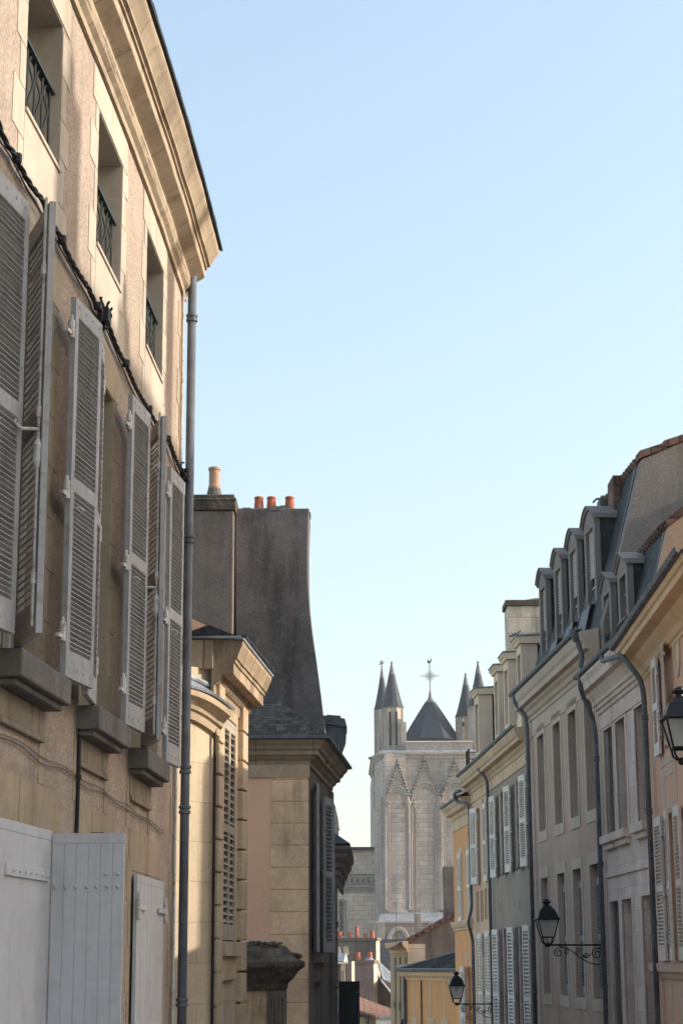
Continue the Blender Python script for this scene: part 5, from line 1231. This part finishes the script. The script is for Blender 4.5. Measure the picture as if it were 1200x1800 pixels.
# ================================================================== birds
def bird(name, label, p, s, heading, wings=False):
    o = MB(); h = Vector((math.cos(heading), math.sin(heading), 0)); z = Vector((0,0,1)); sd = h.cross(z)
    P = [p+(h*a+z*b)*s for a, b in ((-.62,.10),(-.45,.16),(-.25,.22),(-.02,.27),(.16,.33),(.27,.45),(.33,.55),(.40,.60),(.47,.59),(.54,.57))]
    o.tube(P, [s*r for r in (.03,.07,.12,.155,.14,.085,.075,.085,.05,.008)], 10)
    for q in (-.05,.05): o.tube([p+h*(.0*s)+sd*q*s+z*.16*s, p+sd*q*s, p+sd*q*s+h*.07*s], .014*s, 5)
    if wings:
        for q in (-1, 1): o.add([p+(h*.12+z*.3+sd*q*.08)*s, p+(h*-.2+z*.28+sd*q*.08)*s, p+(h*-.3+z*.85+sd*q*.55)*s, p+(h*.0+z*.95+sd*q*.6)*s, p+(h*.1+z*.3+sd*q*.1)*s+z*.03*s, p+(h*-.2+z*.3+sd*q*.1)*s+z*.03*s], [(0,1,2,3),(4,5,2,3),(0,4,3),(1,5,2)])
    b = o.build(name, m_bird, None, smooth=True, origin=p)
    return tag(b, label, 'bird')
q = R4.P(2.1,-.05,6.87)
pigeon = bird('pigeon', 'grey pigeon standing on the nearest cream stone dormer', q, .24, R(0))
t0 = at(676.5,1172,187)
bird('bird', 'dark bird with raised wings on the tip of the left turret', Vector((X(672,187),187,Z(1170,187))), .55, R(20), True)

# ================================================================== other side, nearer than the picture: it throws the shadows
OPP = thing('opposite_house', 'tall plain house across the forecourt on the right, outside the picture', 'house', (18, 9, ground_z(9)))
F = Plan((16.0, .7), (0, 1), (-1, 0)); HW = 12.45
ops = [(1.2+2.4*i, 2.2+2.4*i, z0, z0+1.9, .2) for i in range(7) for z0 in (-1.0, 2.2, 5.4, 8.6) if z0+1.9 < HW]
wb = MB(); wall(wb, F, 0, 16.9, -3.5, HW, ops)
for u in (0, 16.9): wb.quad(F.P(u,0,-3.5), F.P(u,-9,-3.5), F.P(u,-9,HW), F.P(u,-4.5,HW+1.6), F.P(u,0,HW))
wb.quad(F.P(0,-9,-3.5), F.P(16.9,-9,-3.5), F.P(16.9,-9,HW), F.P(0,-9,HW)); wb.build('wall', m_white_p, OPP)
for a, b, c, d, e in ops: window(F, OPP, a, b, c, d, e)
MB().sweep(F, [-.1,17.0], [(.3,HW-.08),(-4.5,HW+1.55),(-9.3,HW-.1),(-9.3,HW),(-4.5,HW+1.65),(.3,HW)]).build('roof', m_tile, OPP)
for y, x, h, wd in ((11.4,16.4,13.9,.75),(16.25,16.4,14.6,.5),(6.0,16.8,13.9,.8),(13.6,17.0,13.3,.6)):
    c = MB().box(x, x+.8, y-wd/2, y+wd/2, HW-.3, h).build('chimney', m_cement2, OPP, bevel=.02)
    pot(c, (x+.35,y,h-.02), .4, .12, m_pot)
GW = thing('unseen_wall', 'unseen stone wall beside the apricot house, its sloping top shaped to cast shadow', 'wall', (5.1, 20.9, ground_z(21)))
a, b = 17.4, 24.3
MB().prism([(4.95,a,-3.6),(4.95,b,-3.6),(5.0,b,4.35),(4.95,21.0,2.95),(4.95,a,2.85)], (.4,0,0)).build('wall', m_chim_st, GW)  # unseen; top edge shaped to throw the pavilion's slanting shadow line
MB().prism([(4.9,a,2.86),(4.9,21.0,2.96),(4.95,b,4.36),(4.95,b,4.44),(4.9,21.0,3.04),(4.9,a,2.94)], (.5,0,0)).build('coping', m_rust_d, GW)

# ================================================================== ground, street, sky, sun, camera
g = MB(); ys = [-80,-40,0,40,80,120,175,260,400,700]
def gz(Y): return ground_z(Y) if Y > -400 else ground_z(-40)
vs = []; fs = []
for y in ys: vs += [(-400,y,ground_z(y)), (400,y,ground_z(y))]
for i in range(len(ys)-1): fs.append((2*i,2*i+1,2*i+3,2*i+2))
g.add(vs, fs); tag(g.build('ground', m_ground, None, origin=(0,0,-1.6)), kind='structure')
def strip(name, xs, y0, y1, dz, mat):
    n = 30; vs = []; fs = []
    for i in range(n+1):
        y = y0+(y1-y0)*i/n; a, b = xs(y); vs += [(a,y,ground_z(y)+dz),(b,y,ground_z(y)+dz)]
    for i in range(n): fs.append((2*i,2*i+1,2*i+3,2*i+2))
    o = MB().add(vs, fs); return tag(o.build(name, mat, None, origin=(0,y0,ground_z(y0))), kind='structure')
strip('road', lambda y: (-.9+.012*y if y > 0 else -.9, 4.2-.012*max(y,0)), -30, 70, .02, m_road)
def kerbed(name, fa, fb, y0, y1):
    n = 30; vs = []; fs = []
    for i in range(n+1):
        y = y0+(y1-y0)*i/n; z = ground_z(y); a, b = fa(y), fb(y); vs += [(a,y,z-.1),(b,y,z-.1),(b,y,z+.14),(a,y,z+.14)]
    for i in range(n):
        for j in range(4): q = (j+1) % 4; fs.append((i*4+j, i*4+q, i*4+4+q, i*4+4+j))
    fs += [(0,1,2,3), tuple(n*4+j for j in range(4))]
    return tag(MB().add(vs, fs).build(name, m_pave, None, origin=(0,y0,ground_z(y0))), kind='structure')
kerbed('pavement', lambda y: -2.4, lambda y: -.9+.012*max(y,0), -30, 70)
kerbed('pavement', lambda y: 4.2-.012*max(y,0), lambda y: 5.6, -30, 70)

hz = MB().box(-410, 410, -90, 710, -17.2, 34).build('haze', bpy.data.materials.new('street haze'), None, origin=(0,0,-17.2))
tag(hz, kind='stuff'); hm = hz.data.materials[0]; hm.use_nodes = True; hn = hm.node_tree; hn.nodes.remove(hn.nodes['Principled BSDF'])
pv = hn.nodes.new('ShaderNodeVolumePrincipled'); pv.inputs['Density'].default_value = .00035; pv.inputs['Color'].default_value = (.93,.95,1,1); pv.inputs['Anisotropy'].default_value = .0
hn.links.new(pv.outputs['Volume'], hn.nodes['Material Output'].inputs['Volume'])

SUN_AZ = R(91); SUN_EL = R(24)
wd = bpy.data.worlds.new('World'); SC.world = wd; wd.use_nodes = True; nt = wd.node_tree
sky = nt.nodes.new('ShaderNodeTexSky'); sky.sky_type = 'NISHITA'; sky.sun_disc = False; sky.sun_elevation = SUN_EL; sky.sun_rotation = SUN_AZ
sky.altitude = 100; sky.air_density = 1.8; sky.dust_density = 3.0; sky.ozone_density = 2.1
# the lowest band of the sky keeps the tone it has a few degrees up (no yellow rim at the horizon)
tc = nt.nodes.new('ShaderNodeTexCoord'); sx = nt.nodes.new('ShaderNodeSeparateXYZ'); mz = nt.nodes.new('ShaderNodeMath'); mz.operation = 'MULTIPLY_ADD'; mz.inputs[1].default_value = .86; mz.inputs[2].default_value = .115
mx = nt.nodes.new('ShaderNodeMath'); mx.operation = 'MAXIMUM'; mx.inputs[1].default_value = .1
cx_ = nt.nodes.new('ShaderNodeCombineXYZ'); nm = nt.nodes.new('ShaderNodeVectorMath'); nm.operation = 'NORMALIZE'
nt.links.new(tc.outputs['Generated'], sx.inputs[0]); nt.links.new(sx.outputs['X'], cx_.inputs['X']); nt.links.new(sx.outputs['Y'], cx_.inputs['Y'])
nt.links.new(sx.outputs['Z'], mz.inputs[0]); nt.links.new(mz.outputs[0], mx.inputs[0]); nt.links.new(mx.outputs[0], cx_.inputs['Z']); nt.links.new(cx_.outputs[0], nm.inputs[0]); nt.links.new(nm.outputs['Vector'], sky.inputs['Vector'])
bg = nt.nodes['Background']; bg.inputs['Strength'].default_value = .15; tn = nt.nodes.new('ShaderNodeMix'); tn.data_type = 'RGBA'; tn.blend_type = 'MULTIPLY'; tn.inputs['Factor'].default_value = 1; tn.inputs['B'].default_value = (1.02, .945, .93, 1)
nt.links.new(sky.outputs['Color'], tn.inputs['A']); nt.links.new(tn.outputs['Result'], bg.inputs['Color'])
sd = bpy.data.lights.new('sun', 'SUN'); sd.energy = 2.3; sd.angle = R(.5); sd.color = (1, .93, .82)
so = bpy.data.objects.new('sun', sd); COL.objects.link(so)
to_sun = Vector((math.sin(SUN_AZ)*math.cos(SUN_EL), math.cos(SUN_AZ)*math.cos(SUN_EL), math.sin(SUN_EL)))
so.rotation_euler = to_sun.to_track_quat('Z', 'Y').to_euler(); so.location = (40, -10, 40)
cd = bpy.data.cameras.new('camera'); co = bpy.data.objects.new('camera', cd); COL.objects.link(co); SC.camera = co
cd.sensor_fit = 'VERTICAL'; cd.sensor_height = 24; cd.lens = 24*FPX/1800; cd.clip_start = .1; cd.clip_end = 9000
co.rotation_euler = (Matrix.Rotation(math.pi/2+PIT, 3, 'X') @ Matrix.Rotation(R(-.28), 3, 'Z')).to_euler()
SC.view_settings.view_transform = 'Standard'; SC.view_settings.look = 'None'; SC.view_settings.exposure = 1.24; SC.view_settings.gamma = 1.0
SC.cycles.max_bounces = 8; SC.cycles.diffuse_bounces = 5
